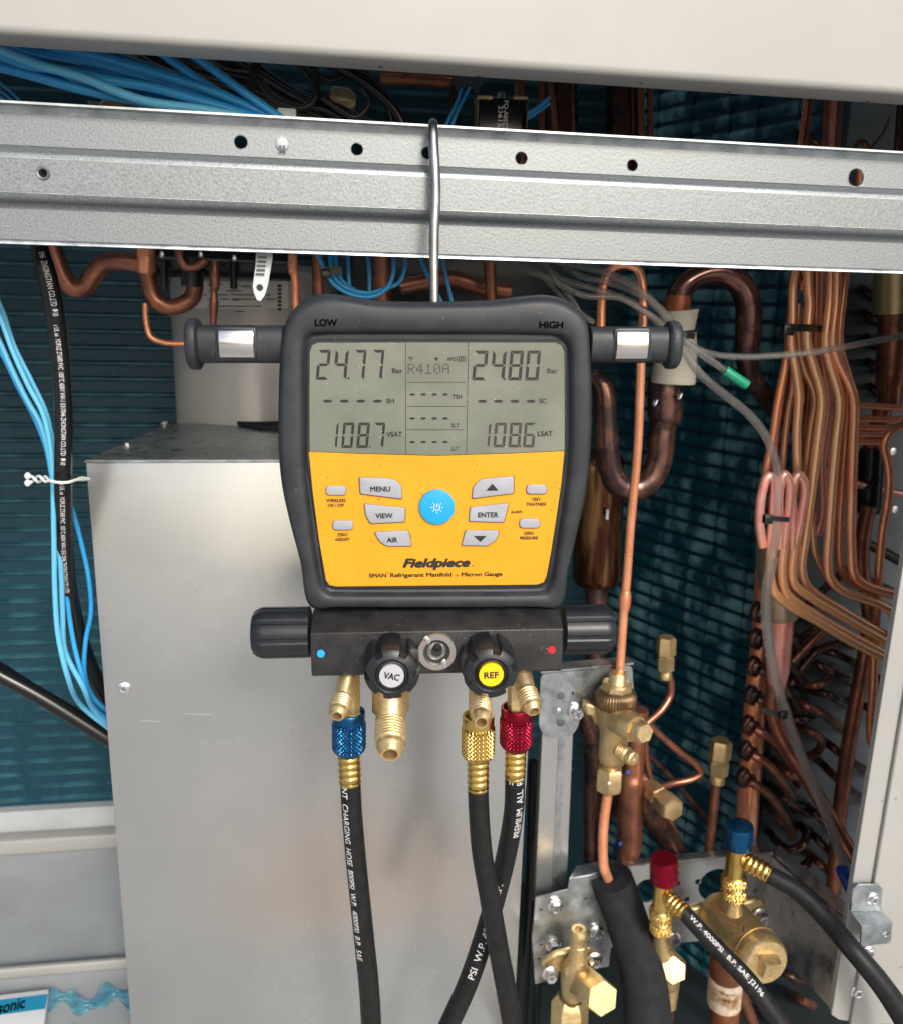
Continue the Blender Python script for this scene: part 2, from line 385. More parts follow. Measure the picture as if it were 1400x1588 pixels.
M['brownb'] = mat('oily_brown_brass', (.14, .09, .05), .4, .8, var=(.22, .15, .08), vscale=60)
M['paperb'] = mat('stained_paper_band', (.50, .42, .32), .6, var=(.22, .12, .05), vscale=60, vamt=(.45, .6))
M['white2'] = mat('white_carton_board', (.72, .73, .76), .5)
M['bluestripe'] = mat('blue_printed_stripe', (.02, .25, .42), .4)
M['black'] = mat('dead_black', (.004, .004, .005), .6)

# ============================================================ the ground and the casing
g = 40.
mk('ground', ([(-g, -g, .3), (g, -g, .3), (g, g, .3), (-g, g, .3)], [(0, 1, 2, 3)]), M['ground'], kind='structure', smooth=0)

def extr(prof, x0, x1):
    """closed (Y, z) profile swept along X"""
    n = len(prof)
    v = [(x0, y, z) for y, z in prof]+[(x1, y, z) for y, z in prof]
    f = [(i, (i+1) % n, n+(i+1) % n, n+i) for i in range(n)]+[tuple(range(n)), tuple(range(2*n-1, n-1, -1))]
    return v, f, True
def arc(cy, cz, r, a0, a1, n=6):
    return [(cy+r*math.cos(rad(a0+(a1-a0)*i/n)), cz+r*math.sin(rad(a0+(a1-a0)*i/n))) for i in range(n+1)]

# beige front panel above, its lower edge turned back
t = thing('cover_panel', 'large beige painted cover panel across the top, above the steel rail', 'panel', (0, -.03, 1.386))
zc = 1.3855
prof = [(-.030, 1.66)]+arc(-.0255, zc+.0045, .0045, 180, 270)+[(-.005, zc), (-.005, zc+.02), (-.0065, zc+.02), (-.0065, zc+.0012)]+[(y+.0, z) for y, z in arc(-.0255, zc+.0045, .0033, 270, 180)]+[(-.0288, 1.66)]
mk('panel_sheet', extr(prof, -.75, .85), M['beige'], t, smooth=50)
for px, py in ((590, 103), (741, 118), (1345, 157), (993, 128), (1130, 142)):
    p = PZ(px, py, zc); mk('rivet_mark', box((p.x-.0012, p.y-.0006, zc-.0003), (p.x+.0012, p.y+.0006, zc+.0004)), M['dark'], t)
mk('added_shade_roof', box((-.95, -.02, 1.66), (.95, .40, 1.664)), M['beige'], t, smooth=0)  # unseen sheet added to keep sky light out of the interior

# spangled steel rail
def zr(py, Y=0): return P(700, py, Y).z
X0, X1 = -.75, .85
rail = thing('cross_rail', 'spangled galvanised steel rail with punched holes crossing the picture', 'rail', (0, 0, zr(300)))
tk = .0012
up0, up1 = zr(212), zr(258)
holes = [(374, 220, 9.5, None), (554, 231, 8.5, None), (663, 237, 9, None), (808, 245, 8.8, None), (980, 256, 8, None), (1327, 275, 12.5, None)]
o = Vector((0, 0, 0)); L = [[(X0, up1), (X1, up1), (X1, up0), (X0, up0)]]
for hx, hy, hr, _ in holes:
    c = P(hx, hy, 0); L.append(circ(c.x, c.z, hr*pxs(c), 28, hr*pxs(c)*1.04))
for hx, hy, hr, _ in holes:
    c = P(hx, hy, 0); k = pxs(c); mk('hole_rim', xf(lathe([((hr-.2)*k, -.001), ((hr-.2)*k, .0002), ((hr+.4)*k, .0005), ((hr+1.3)*k, .0001)], 28, caps=False), basis(c, c-YV)), M['zinc'], rail, smooth=60)
mk('upper_flange', plate(L, o, XV, ZV, -YV, tk), M['galv'], rail, smooth=30)
pr = [(-.0075, zr(206.5, -.0075)), (-.0075, zr(206.5, -.0075)-.0012)]+arc(-.003, up0-.0005+.0006, .003, 90, 0, 4)[:0]
lip = [(-.0085, up0+.0036), (-.0085, up0+.0048), (-.001, up0+.0048), (.0012, up0+.0030), (.0012, up0+.0001), (0, up0+.0001), (-.0005, up0+.0022), (-.002, up0+.0036)]
mk('top_lip', extr(lip, X0, X1), M['galv3'], rail, smooth=40)
f0 = [(0, up1-.0001)]+[(-.0012, zr(262)), (-.0068, zr(266, -.007)), (-.0078, zr(270, -.008)), (-.008, zr(276, -.008)), (-.008, zr(325, -.008))]
f0 += [(-.0076, zr(332, -.008)), (-.006, zr(337, -.006)), (-.002, zr(339.5, -.004)), (-.0003, zr(343, 0)), (0, zr(349, 0))]
f1 = [(y+tk, z+(0.0 if y > -.006 else .0)) for y, z in reversed(f0)]
LH = P(67, 268, -.008)
# middle channel with one threaded hole, built as left/right sweeps round a holed face
zt, zb = zr(276, -.008), zr(325, -.008)
a0 = f0[:5]; b0 = f0[5:]
def strip(pf): return extr(pf+[(y+tk, z) for y, z in reversed(pf)], X0, X1)
mk('upper_fold', strip(a0), M['galv'], rail, smooth=60)
mk('channel_face', plate([[(X0, zb), (X1, zb), (X1, zt), (X0, zt)], circ(LH.x, LH.z, 9.5*pxs(LH), 24)], Vector((0, -.008, 0)), XV, ZV, -YV, tk), M['galv'], rail, smooth=30)
mk('lower_fold', strip(b0), M['galv'], rail, smooth=60)
s = pxs(LH)
mk('threaded_hole', xf(lathe([(9.6*s, -.0003), (10.5*s, .0004), (9.2*s, .0012), (6.6*s, .0006), (6.2*s, -.003), (6.6*s, -.006), (9.6*s, -.006)], 24, caps=False), basis(LH, LH-YV)), M['galv3'], rail)
mk('hole_shadow', xf(lathe([(6.5*s, -.0058), (6.5*s, -.0055)], 24), basis(LH, LH-YV)), M['black'], rail)
lo0, lo1 = zr(349.3), zr(394)
mk('lower_flange', extr([(0, lo0), (0, lo1), (tk, lo1), (tk, lo0)], X0, X1), M['galv'], rail, smooth=0)
hem = [(0, lo1-.0001), (-.0010, lo1-.0012), (-.0012, lo1-.0026), (-.0004, zr(401.5)), (.0016, zr(401.5)), (.0016, lo1-.0001)]
mk('bottom_hem', extr(hem, X0, X1), M['galv3'], rail, smooth=50)
for py in (275.5, 326):        # fine scribe lines left by the folding press
    z = zr(py, -.008); mk('press_line', box((X0, -.00815, z-.00016), (X1, -.0079, z+.00016)), M['galv3'], rail, smooth=0)

# milky push-in clip in the rail and hanging perforated strap
c = P(438, 223, 0); s = pxs(c)
t = thing('push_clip', 'small milky plastic push clip pressed into the rail beside a round hole', 'clip', c)
mk('clip_head', xf(lathe([(9.5*s, -.0002), (10.5*s, .0006), (9.5*s, .0016), (6*s, .0026), (0, .0030)], 20), basis(c, c-YV)), M['clip'], t)
for a in (-110, -70):
    d = Vector((math.cos(rad(a)), 0, math.sin(rad(a)))); q = c+d*8*s-YV*.0022
    mk('clip_slot', box(q-Vector((.0007, .0006, .0018)), q+Vector((.0007, .0006, .0018))), M['plategy'], t)
t = thing('strap_tag', 'pale plastic strap end with one hole hanging below the steel rail', 'strap', P(410, 400, .012))
mk('strap', bev(wplate([(398, 380), (424, 380), (423, 400), (416, 442), (411, 458), (405, 467), (399, 466), (394, 455), (392, 443), (396, 415)], .012, .0012, [(403, 446, 5)]), .0003, 1, 40), M['clip'], t)
for i in range(5):
    a, b = P(400.5-i*.9, 397+i*6.5, .0115), P(414-i*.9, 400.5+i*6.5, .012)
    mk('strap_tooth', box((a.x, .0108, b.z), (b.x, .0122, a.z)), M['plategy'], t)

# rear coil behind everything on the left
YB = .50
zb0 = P(0, 1252, YB).z
coil = thing('rear_coil', 'flat dark teal finned coil behind the black cable at the left', 'coil', (-.4, YB, zb0))
XL, XR = -.95, P(1215, 800, .27).x-math.tan(rad(27))*.23+.004
mk('fin_sheet', box((XL, YB, zb0), (XR, YB+.03, 1.66)), M['coil'], coil, smooth=0)
mk('fin_sheet', box((.17, YB, .40), (XR, YB+.03, zb0)), M['coil'], coil, smooth=0)
pitch = P(50, 600, YB).z-P(50, 624.3, YB).z
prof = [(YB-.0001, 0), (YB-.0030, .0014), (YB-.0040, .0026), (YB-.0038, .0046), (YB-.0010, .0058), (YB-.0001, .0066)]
rowm = None
n = int((1.55-zb0)/pitch)
for i in range(n):
    z = zb0+.006+i*pitch
    if rowm is None:
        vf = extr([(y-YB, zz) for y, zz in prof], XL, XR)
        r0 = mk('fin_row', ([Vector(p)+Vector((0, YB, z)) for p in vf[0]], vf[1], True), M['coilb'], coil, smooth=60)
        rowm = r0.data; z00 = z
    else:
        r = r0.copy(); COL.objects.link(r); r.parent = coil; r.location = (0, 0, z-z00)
# side coil running back from the pipes at the right
A = P(1215, 800, .27); A.z = 0; D = Vector((-math.sin(rad(27)), math.cos(rad(27)), 0)); NV = Vector((-D.y, D.x, 0))  # NV faces the viewer side
if NV.y > 0: NV = -NV
LEN = .262
coil2 = thing('side_coil', 'dark teal finned coil with bent fins slanting back behind the copper pipes', 'coil', (A.x, A.y, zb0))
mb = Matrix(((D.x, NV.x, 0, A.x), (D.y, NV.y, 0, A.y), (0, 0, 1, 0), (0, 0, 0, 1)))
mk('fin_sheet', xf(box((0, -.03, .40), (LEN, 0, 1.66)), mb), M['coil'], coil2, smooth=0)
r0 = None
for i in range(int((1.55-.42)/pitch)):
    z = .42+i*pitch
    if r0 is None:
        pts = [(0, 0), (.0008, .001), (.0028, .003), (.003, .0105), (.0012, .0125), (0, .0135)]
        v, f, e = extr(pts, 0, LEN)
        z00 = z; r0 = mk('fin_row', xf(([Vector((p[0], p[1], p[2]+z)) for p in v], f, e), mb), M['coilc'], coil2, smooth=60)
    else:
        r = r0.copy(); COL.objects.link(r); r.parent = coil2; r.location = (0, 0, z-z00)
# bent fin seams
for k, u in enumerate((.035, .083, .118, .17, .22)):
    mk('bent_seam', xf(box((u, 0, .42), (u+.0009, .0034, 1.6)), mb), M['coil'], coil2, smooth=0)
# end plate of the coil, behind the return bends
ep = P(1196, 800, .30)
mk('end_plate', box((ep.x, .30, .45), (.95, .302, 1.66)), M['plategy'], coil2, smooth=0)
mk('side_light_block', box((.93, -.02, .45), (.935, .30, 1.66)), M['beige'], coil2, smooth=0)  # unseen sheet added on the right only to block light
for hx, hy in ((1387, 790), (1384, 700), (1230, 1250)):
    c = P(hx, hy, .30); mk('plate_hole', xf(lathe([(.004, 0), (.004, .0012), (.003, .0014)], 16), basis(c, c-YV)), M['zinc'], coil2)

# base pan
zf = P(100, 1312, YB-.02).z
pan = thing('base_pan', 'pale grey painted base pan under the left coil', 'base pan', (-.4, .2, zf))
mk('pan_floor', box((-.95, -.03, zf-.02), (.165, YB+.05, zf)), M['pan'], pan, smooth=0)
mk('rear_upstand', box((-.95, YB-.012, zf), (.16, YB+.03, zb0-.0005)), M['pan'], pan, smooth=0)
rr = bev(box((-.95, YB-.035, zf), (.16, YB-.014, P(100, 1296, YB-.03).z)), .004, 3)
mk('rear_ridge', rr, M['panw'], pan, smooth=60)
yl = PZ(100, 1512, zf).y
mk('front_rib', bev(box((-.95, yl, zf), (-.15, yl+.007, zf+.012)), .002, 2), M['panw'], pan, smooth=60)
mk('left_light_block', box((-.955, -.02, .45), (-.95, .55, 1.66)), M['beige'], pan, smooth=0)  # sheet out of view, added against light leaking in from the left

mk('sump', box((.168, .0, .42), (.93, .6, .424)), M['dark'], pan, smooth=0)
# galvanised box
bx = thing('steel_box', 'large smooth galvanised steel box behind the gauge', 'box', (0, .1, zf))
xl, xr, zt2 = -.1788, .1715, P(133, 713, .1).z
bk = PZ(262, 656, zt2)
mk('box_front', bev(box((xl, .1, zf), (xr, .1012, zt2)), .0005, 2), M['galv2'], bx, smooth=40)
mk('box_top', hexa([Vector(p) for p in ((xl, .1013, zt2-.0014), (xr, .1013, zt2-.0014), (xr, .1013, zt2-.0002), (xl, .1013, zt2-.0002), (bk.x, bk.y, zt2-.0014), (xr-.01, bk.y, zt2-.0014), (xr-.01, bk.y, zt2-.0002), (bk.x, bk.y, zt2-.0002))]), M['galv3'], bx, smooth=0)
mk('box_side', hexa([Vector(p) for p in ((xl, .1013, zf), (xl+.0012, .1013, zf), (xl+.0012, .1013, zt2-.0016), (xl, .1013, zt2-.0016), (bk.x, bk.y, zf), (bk.x+.0012, bk.y, zf), (bk.x+.0012, bk.y, zt2-.0016), (bk.x, bk.y, zt2-.0016))]), M['galv2'], bx, smooth=0)
mk('box_side', box((xr-.0012, .1013, zf), (xr-.0001, bk.y, zt2-.0016)), M['galv2'], bx, smooth=0)
mk('front_edge_hem', bev(box((xl-.0008, .0985, zt2-.0022), (xr, .1, zt2-.0002)), .0004, 2), M['galv3'], bx, smooth=60)
def screw(c, n, r, parent, m='zinc', slot=True, washer=1.35, tall=.9):
    """flanged hex-head screw; r in metres, n outward"""
    b = basis(c, c+n)
    o = mk('screw', xf(join(lathe([(r*washer, 0), (r*washer, r*.16), (r*1.1, r*.3)], 20), lathe([(r, r*.2), (r, r*tall*.85), (r*.86, r*tall), (r*.6, r*tall), (r*.5, r*tall*.9)], 6)), b), M[m], parent, smooth=30)
    if slot:
        h = r*tall*.93
        mk('recess', xf(join(box((-r*.42, -r*.10, h-r*.2), (r*.42, r*.10, h)), box((-r*.10, -r*.42, h-r*.2), (r*.10, r*.42, h+r*.01))), b @ Matrix.Rotation(.5, 4, 'Z')), M['plategy'], o, smooth=0)
    return o
c = P(192, 1068, .0998); screw(c, -YV, .0038, bx, tall=.6)
for q in ((198, 690), (255, 657)):
    c = PZ(*q, zt2); screw(c, ZV, .003, bx, slot=False, tall=.8)
for (a, b_) in (((218, 1118), (248, 1120)), ((288, 1108), (326, 1109)), ((655, 1513), (662, 1540))):
    p, q = P(*a, .0996), P(*b_, .0996)
    mk('scratch', hexa([p, q, q+ZV*.0003, p+ZV*.0004, p+YV*.0005, q+YV*.0005, q+YV*.0005+ZV*.0003, p+YV*.0005+ZV*.0004]), M['zinc'], bx, smooth=0)
# dark foam scrap on top of the box
fs = [PZ(x, y, zt2) for x, y in ((357, 655), (375, 650), (432, 651), (440, 668), (410, 667), (372, 661))]
mk('foam_scrap', ([p+ZV*.0006 for p in fs]+[p+ZV*.004 for p in fs], [(0, 1, 2, 3, 4, 5), (11, 10, 9, 8, 7, 6)]+[(i, (i+1) % 6, 6+(i+1) % 6, 6+i) for i in range(6)], True), M['foam'], None, 'black foam scrap lying on top of the galvanised box', 'foam')

# beige corner post at the right
xp = .4293
post = thing('corner_post', 'beige painted corner post at the right edge', 'post', (xp, 0, .6))
nz = P(1290, 1575, 0).z
ol = [(xp, nz), (xp, 1.385), (xp+.3, 1.385), (xp+.3, nz-.06), (xp+.03, nz-.012), (xp+.008, nz-.006)]
L2 = [ol]
mk('post_face', bev(plate(L2, Vector((0, 0, 0)), XV, ZV, -YV, .003), .0008, 2), M['beige'], post, smooth=40)
mk('post_return', box((xp+.0005, .0031, nz+.002), (xp+.0025, .006, 1.384)), M['beige'], post, smooth=0)
fx = P(1349, 1380, -.0).x
mk('post_fold', bev(box((fx, -.004, nz-.012), (fx+.22, -.0001, 1.3845)), .0016, 3), M['beige'], post, smooth=60)
screw(P(1328, 1538, -.0002), -YV, .0046, post)
t = thing('joggle_bracket', 'stepped galvanised bracket screwed on the beige post', 'bracket', P(1345, 1420, -.005))
a = [(1322, 1380), (1331, 1372), (1362, 1372), (1369, 1380), (1366, 1414), (1319, 1414)]
mk('upper_tab', bev(wplate([(x, y) for x, y in a][::-1], -.0062, .0018), .0005, 1), M['galv3'], t)
q = [P(1319, 1414, -.0062), P(1366, 1414, -.0062), P(1384, 1432, -.018), P(1336, 1437, -.018)]
mk('step', (q+[p+Vector((0, .0018, .0006)) for p in q], [(0, 1, 2, 3), (7, 6, 5, 4), (0, 4, 5, 1), (1, 5, 6, 2), (2, 6, 7, 3), (3, 7, 4, 0)], True), M['galv3'], t, smooth=0)
mk('lower_tab', bev(wplate([(1336, 1437), (1334, 1469), (1378, 1464), (1382, 1461), (1384, 1432)], -.018, .0018, [(1373, 1449, 4.5)]), .0004, 1), M['galv3'], t)
screw(P(1353, 1394, -.0063), -YV, .0042, t)
screw(P(1346, 1476, -.0045), -YV, .0042, t)

# ============================================================ the gauge hanging from the rail
O = P(676, 740, -.042)
RD = Matrix.Rotation(rad(-4.8), 3, 'Z') @ Matrix.Rotation(rad(-1.1), 3, 'Y')
dev = thing('manifold_gauge', 'black and yellow digital manifold gauge hanging by its hook from the steel rail', 'gauge', O, RD)
RDi = RD.inverted()
def DV(px, py, h=0.):
    """pixel -> point in the gauge's own frame, on the plane h metres in front of its face"""
    d = RDi @ ray(px, py); c = RDi @ (CAM-O); t = (-h-c.y)/d.y; return c+d*t
def DW(px, py, h=0.): return O+RD @ DV(px, py, h)
DN = RD @ Vector((0, -1, 0)); DX = RD @ XV; DZ = RD @ ZV
S = pxs(O)                                               # metres per photograph pixel at the face
def c3(pts): return [(420+x/2.745, 440+y/2.745) for x, y in pts]
def part(name, vf, m, parent=dev, **k): return mk(name, vf, m, parent, local=True, **k)
def smoothloop(pts, n=8):
    q = [Vector((x, y, 0)) for x, y in pts]; m = len(q); out = []
    for i in range(m):
        p0, p1, p2, p3 = q[i-1], q[i], q[(i+1) % m], q[(i+2) % m]
        for k in range(n):
            u = k/n
            out.append(.5*((2*p1)+(p2-p0)*u+(2*p0-5*p1+4*p2-p3)*u*u+(3*p1-p0-3*p2+p3)*u**3))
    return [(p.x, p.y) for p in out]
def bycentre(pts, cx, cy, n):
    """resample a star-shaped loop by angle round (cx, cy)"""
    out = []
    for k in range(n):
        a = 2*math.pi*k/n; dx, dy = math.cos(a), math.sin(a); best = None
        for i in range(len(pts)):
            x1, y1 = pts[i][0]-cx, pts[i][1]-cy; x2, y2 = pts[(i+1) % len(pts)][0]-cx, pts[(i+1) % len(pts)][1]-cy
            den = dx*(y2-y1)-dy*(x2-x1)
            if abs(den) < 1e-12: continue
            t = (x1*(y2-y1)-y1*(x2-x1))/den; s = (x1*dy-y1*dx)/den
            if t > 0 and -1e-6 <= s <= 1+1e-6 and (best is None or t > best): best = t
        out.append((dx*best, dy*best))
    return out
outer = c3([(158, 1384), (120, 1200), (72, 1020), (38, 860), (24, 700), (24, 500), (30, 320), (42, 210), (72, 130), (125, 72), (190, 46), (250, 41), (320, 48), (420, 66), (520, 73), (690, 74), (900, 70), (1000, 62), (1110, 48), (1190, 46), (1265, 66), (1325, 110), (1358, 170), (1370, 300), (1376, 480), (1372, 700), (1350, 900), (1310, 1080), (1270, 1240), (1243, 1384), (1100, 1388), (700, 1390), (300, 1388)])
inner = c3([(138, 760), (136, 520), (136, 330), (142, 255), (160, 220), (200, 207), (400, 206), (700, 206), (1000, 207), (1200, 212), (1240, 220), (1268, 245), (1280, 290), (1282, 500), (1280, 720), (1262, 900), (1225, 1150), (1205, 1265), (1180, 1308), (1140, 1326), (700, 1330), (275, 1330), (232, 1316), (205, 1275), (178, 1120), (150, 900)])
CX, CY = 676, 700; N = 256
lo = [Vector((x, y)) for x, y in bycentre(smoothloop(outer), CX, CY, N)]
li = [Vector((x, y)) for x, y in bycentre(smoothloop(inner), CX, CY, N)]
rings = [(-.0, -.046, .94), (-.0, -.044, 1), (.0, -.012, 1), (.03, -.0065, 1), (.09, -.0030, 1), (.19, -.0008, 1), (.30, 0, 1), (.62, 0, 1), (.86, -.0004, 1), (.97, -.0012, 1), (1.03, -.0042, 1), (1.07, -.0052, 1), (1.12, -.0052, 1)]
V, Fc = [], []
for j, (t_, h, sc) in enumerate(rings):
    for k in range(N):
        p = lo[k].lerp(li[k], t_)*sc if t_ <= 1 else li[k]*(1-(t_-1)*.28)
        V.append(DV(CX+p.x, CY+p.y, 0)+Vector((0, -h, 0)))
for j in range(len(rings)-1):
    for k in range(N):
        k2 = (k+1) % N; Fc.append((j*N+k, j*N+k2, (j+1)*N+k2, (j+1)*N+k))
Fc.append(tuple(range(N))); Fc.append(tuple(range((len(rings)-1)*N, len(rings)*N)))
part('body_shell', (V, Fc, True), M['rubber'], smooth=50)

def ring2(pix, h): return [DV(x, y, h) for x, y in pix]
def slab(pix, h, t, bv=0, seg=2):
    """flat piece, outline in pixels, front h in front of the face, t thick"""
    a = ring2(pix, h); b = [p+Vector((0, t, 0)) for p in a]; n = len(a)
    tri = tessellate_polygon([[Vector((p.x, p.z, 0)) for p in a]]) if not bv else [tuple(range(n))]
    vf = (a+b, [tuple(q) for q in tri]+[tuple(i+n for i in reversed(q)) for q in tri]+[(i, (i+1) % n, n+(i+1) % n, n+i) for i in range(n)], True)
    return bev(vf, bv, seg, 50) if bv else vf
def rnd(pix, r, n=5):
    """round the corners of a pixel polygon; r one value or a list"""
    out = []; m = len(pix)
    for i in range(m):
        p = Vector(pix[i]); a = Vector(pix[i-1]); b = Vector(pix[(i+1) % m]); rr = r[i] if isinstance(r, (list, tuple)) else r
        u = (a-p); v = (b-p); d = min(rr, u.length*.45, v.length*.45); u = p+u.normalized()*d; v = p+v.normalized()*d
        for k in range(n+1):
            s = k/n; q = u*(1-s)**2+p*2*s*(1-s)+v*s*s; out.append((q.x, q.y))
    return out
HP = -.0030
# display window and yellow overlay
dis = c3([(165, 715), (164, 500), (166, 290), (176, 262), (200, 250), (700, 249), (1210, 250), (1236, 262), (1248, 290), (1250, 500), (1249, 711), (1000, 722), (700, 731), (400, 723)])
part('display', slab(dis, HP, .0022, .0003, 1), M['lcd'], smooth=30)
yel = c3([(162, 716), (400, 725), (700, 733), (1000, 724), (1248, 713), (1235, 850), (1212, 1010), (1190, 1150), (1172, 1245), (1160, 1272), (1130, 1282), (700, 1286), (280, 1290), (250, 1284), (235, 1262), (205, 1090), (180, 900)])
part('face_overlay', slab(yel, HP-.0001, .0022, .0003, 1), M['yellow'], smooth=30)
mm = c3([(152, 500), (155, 262), (180, 238), (220, 236), (1200, 238), (1240, 240), (1260, 268), (1262, 500), (1260, 720), (1180, 1270), (1140, 1296), (280, 1302), (230, 1290), (150, 740)])
part('window_frame', slab(rnd(mm, 4), HP-.0008, .0018, .0004, 1), M['knob'], smooth=30)

def dtext(body, px, py, hpx, parent=dev, wpx=None, m='ink', h=HP+.0002, bold=0, shear=0, rot=0, name='lettering', th=0):
    """print: hpx = cap height in pixels, centred at (px, py)"""
    sz = hpx*S/.72; v, f = txt(body, sz, wpx*S if wpx else None, bold*sz, shear)
    c = DV(px, py, h); cr, sr = math.cos(rad(rot)), math.sin(rad(rot))
    v = [Vector((c.x+p.x*cr-p.y*sr, c.y-p.z, c.z+p.x*sr+p.y*cr)) for p in v]
    if th:
        n = len(v); v2 = v+[p+Vector((0, th, 0)) for p in v]; f = f+[tuple(i+n for i in q) for q in f]
        # side walls along boundary edges
        ed = {}
        for q in f[:len(f)//2]:
            for i in range(len(q)):
                e = (q[i], q[(i+1) % len(q)]); ed[e] = 1
        f += [(a, b, b+n, a+n) for (a, b) in ed if (b, a) not in ed]; v = v2
    return part(name, (v, f), M[m], parent, smooth=0)

# seven-segment digits
SEG = {'0': 'abcdef', '1': 'bc', '2': 'abged', '4': 'fgbc', '6': 'afgedc', '7': 'abc', '8': 'abcdefg'}
def L8(x, y): return 470+x/3.415, 520+y/3.415
def digit(ch, x0, x1, y0, y1, m='seg', sl=.09):
    wd, ht = x1-x0, y1-y0; w_ = wd*.20; g_ = 1.6; polys = []
    sx = ht*sl; wd -= sx*.9
    def q(x, y): return L8(x0+x+(ht-y)/ht*sx, y0+y)
    ym = ht/2
    P_ = {'a': [(g_, 0), (wd-g_, 0), (wd-w_-g_, w_), (w_+g_, w_)], 'd': [(w_+g_, ht-w_), (wd-w_-g_, ht-w_), (wd-g_, ht), (g_, ht)],
          'f': [(0, g_), (w_, w_+g_), (w_, ym-w_*.5-g_), (0, ym-g_)], 'e': [(0, ym+g_), (w_, ym+w_*.5+g_), (w_, ht-w_-g_), (0, ht-g_)],
          'b': [(wd, g_), (wd, ym-g_), (wd-w_, ym-w_*.5-g_), (wd-w_, w_+g_)], 'c': [(wd, ym+g_), (wd, ht-g_), (wd-w_, ht-w_-g_), (wd-w_, ym+w_*.5+g_)],
          'g': [(w_*.35, ym), (w_*1.1, ym-w_*.45), (wd-w_*1.1, ym-w_*.45), (wd-w_*.35, ym), (wd-w_*1.1, ym+w_*.45), (w_*1.1, ym+w_*.45)]}
    segs = [slab([q(*p) for p in P_[s]], HP+.00015, .0001) for s in SEG[ch]]
    part('lcd_digit', join(*segs), M[m], smooth=0)
def dot(cx, cy, r, m='seg', ry=None, name='decimal_point', n=12, sub=dev):
    part(name, slab([L8(*p) for p in circ(cx, cy, r, n, ry)], HP+.00015, .0001), M[m], smooth=0)
for ch, a, b in (('2', 68, 147), ('4', 160, 243), ('7', 262, 337), ('7', 357, 431)): digit(ch, a, b, 76, 235)
dot(243, 228, 6)
for ch, a, b in (('2', 893, 979), ('4', 990, 1076), ('8', 1083, 1167), ('0', 1173, 1257)): digit(ch, a, b, 80, 238)
dot(1066, 231, 6)
for ch, a, b in (('1', 135, 190), ('0', 203, 273), ('8', 283, 355), ('7', 366, 436)): digit(ch, a, b, 462, 596)
dot(354, 590, 5)
for ch, a, b in (('1', 936, 995), ('0', 1005, 1077), ('8', 1085, 1157), ('6', 1162, 1232)): digit(ch, a, b, 462, 593, 'segf')
dot(1150, 587, 5, 'segf')
for x in (131, 219, 307, 395): dot(x, 348, 24, 'seg', 8, 'lcd_dash', 16)
for x in (948, 1033, 1120, 1205): dot(x, 349, 24, 'seg', 8, 'lcd_dash', 16)
for y in (313, 440, 565):
    for x in (579, 637, 696, 753): dot(x, y, 15, 'seg', 6, 'lcd_dash', 14)
for a, b in (((541.5, 34), (545, 625)), ((875, 36), (878, 350)), ):
    pass
part('lcd_line', slab([L8(541.5, 34), L8(544.5, 34), L8(546.5, 628), L8(543.5, 628)], HP+.0001, .0001), M['seg'], smooth=0)
part('lcd_line', slab([L8(873.5, 36), L8(877, 36), L8(866, 628), L8(863, 628)], HP+.0001, .0001), M['seg'], smooth=0)
for y, a, b in ((248, 553, 861), (376, 552, 860), (500, 552, 856)):
    part('lcd_line', slab([L8(a, y-1.6), L8(b, y-1.6), L8(b, y+1.6), L8(a, y+1.6)], HP+.0001, .0001), M['seg'], smooth=0)
for s_, x, y, hh, ww, mm_ in (('Bar', 500, 187, 25, 56, 'seg'), ('Bar', 1318, 188, 25, 56, 'segf'), ('SH', 462, 347, 25, 42, 'seg'), ('SC', 1268, 347, 25, 40, 'seg'),
        ('VSAT', 484, 524, 27, 82, 'seg'), ('LSAT', 1280, 521, 27, 80, 'seg'), ('°F', 569, 124, 20, 24, 'seg'), ('APO', 786, 125, 18, 46, 'seg'),
        ('TSH', 814, 325, 23, 50, 'seg'), ('SLT', 806, 477, 22, 42, 'segf'), ('LLT', 804, 600, 22, 40, 'segf')):
    q = L8(x, y); dtext(s_, *q, hh/3.415, wpx=ww/3.415, m=mm_, bold=.03, name='lcd_lettering')
st = [(706+(15 if i % 2 == 0 else 6)*math.sin(math.pi*i/5), 124-(15 if i % 2 == 0 else 6)*math.cos(math.pi*i/5)) for i in range(10)]
part('lcd_star', slab([L8(*p) for p in st], HP+.00015, .0001), M['seg'], smooth=0)
bt = [slab([L8(x, 111), L8(x+w_, 111), L8(x+w_, 138), L8(x, 138)], HP+.00015, .0001) for x, w_ in ((814, 3), (822, 6), (832, 6), (842, 6), (851, 3))]
bt += [slab([L8(814, y), L8(860, y), L8(860, y+2.5), L8(814, y+2.5)], HP+.00014, .0001) for y in (110, 136)]+[slab([L8(857, 112), L8(860, 112), L8(860, 136), L8(857, 136)], HP+.00013, .0001)]
part('lcd_battery', join(*bt), M['segf'], smooth=0)
DM = {'R': ['11110', '10001', '10001', '11110', '10100', '10010', '10001'], '4': ['00010', '00110', '01010', '10010', '11111', '00010', '00010'],
      '1': ['00100', '01100', '00100', '00100', '00100', '00100', '11111'], '0': ['01110', '10001', '10011', '10101', '11001', '10001', '01110'], 'A': ['01110', '10001', '10001', '11111', '10001', '10001', '10001']}
for i, ch in enumerate('R410A'):
    sq = []
    for r_ in range(7):
        for c_ in range(5):
            if DM[ch][r_][c_] == '1':
                x, y = 555+i*45.5+c_*7.6, 150+r_*7.8; sq.append(slab([L8(x, y), L8(x+6.2, y), L8(x+6.2, y+6.4), L8(x, y+6.4)], HP+.00015, .0001))
    part('lcd_character', join(*sq), M['segf'], smooth=0)

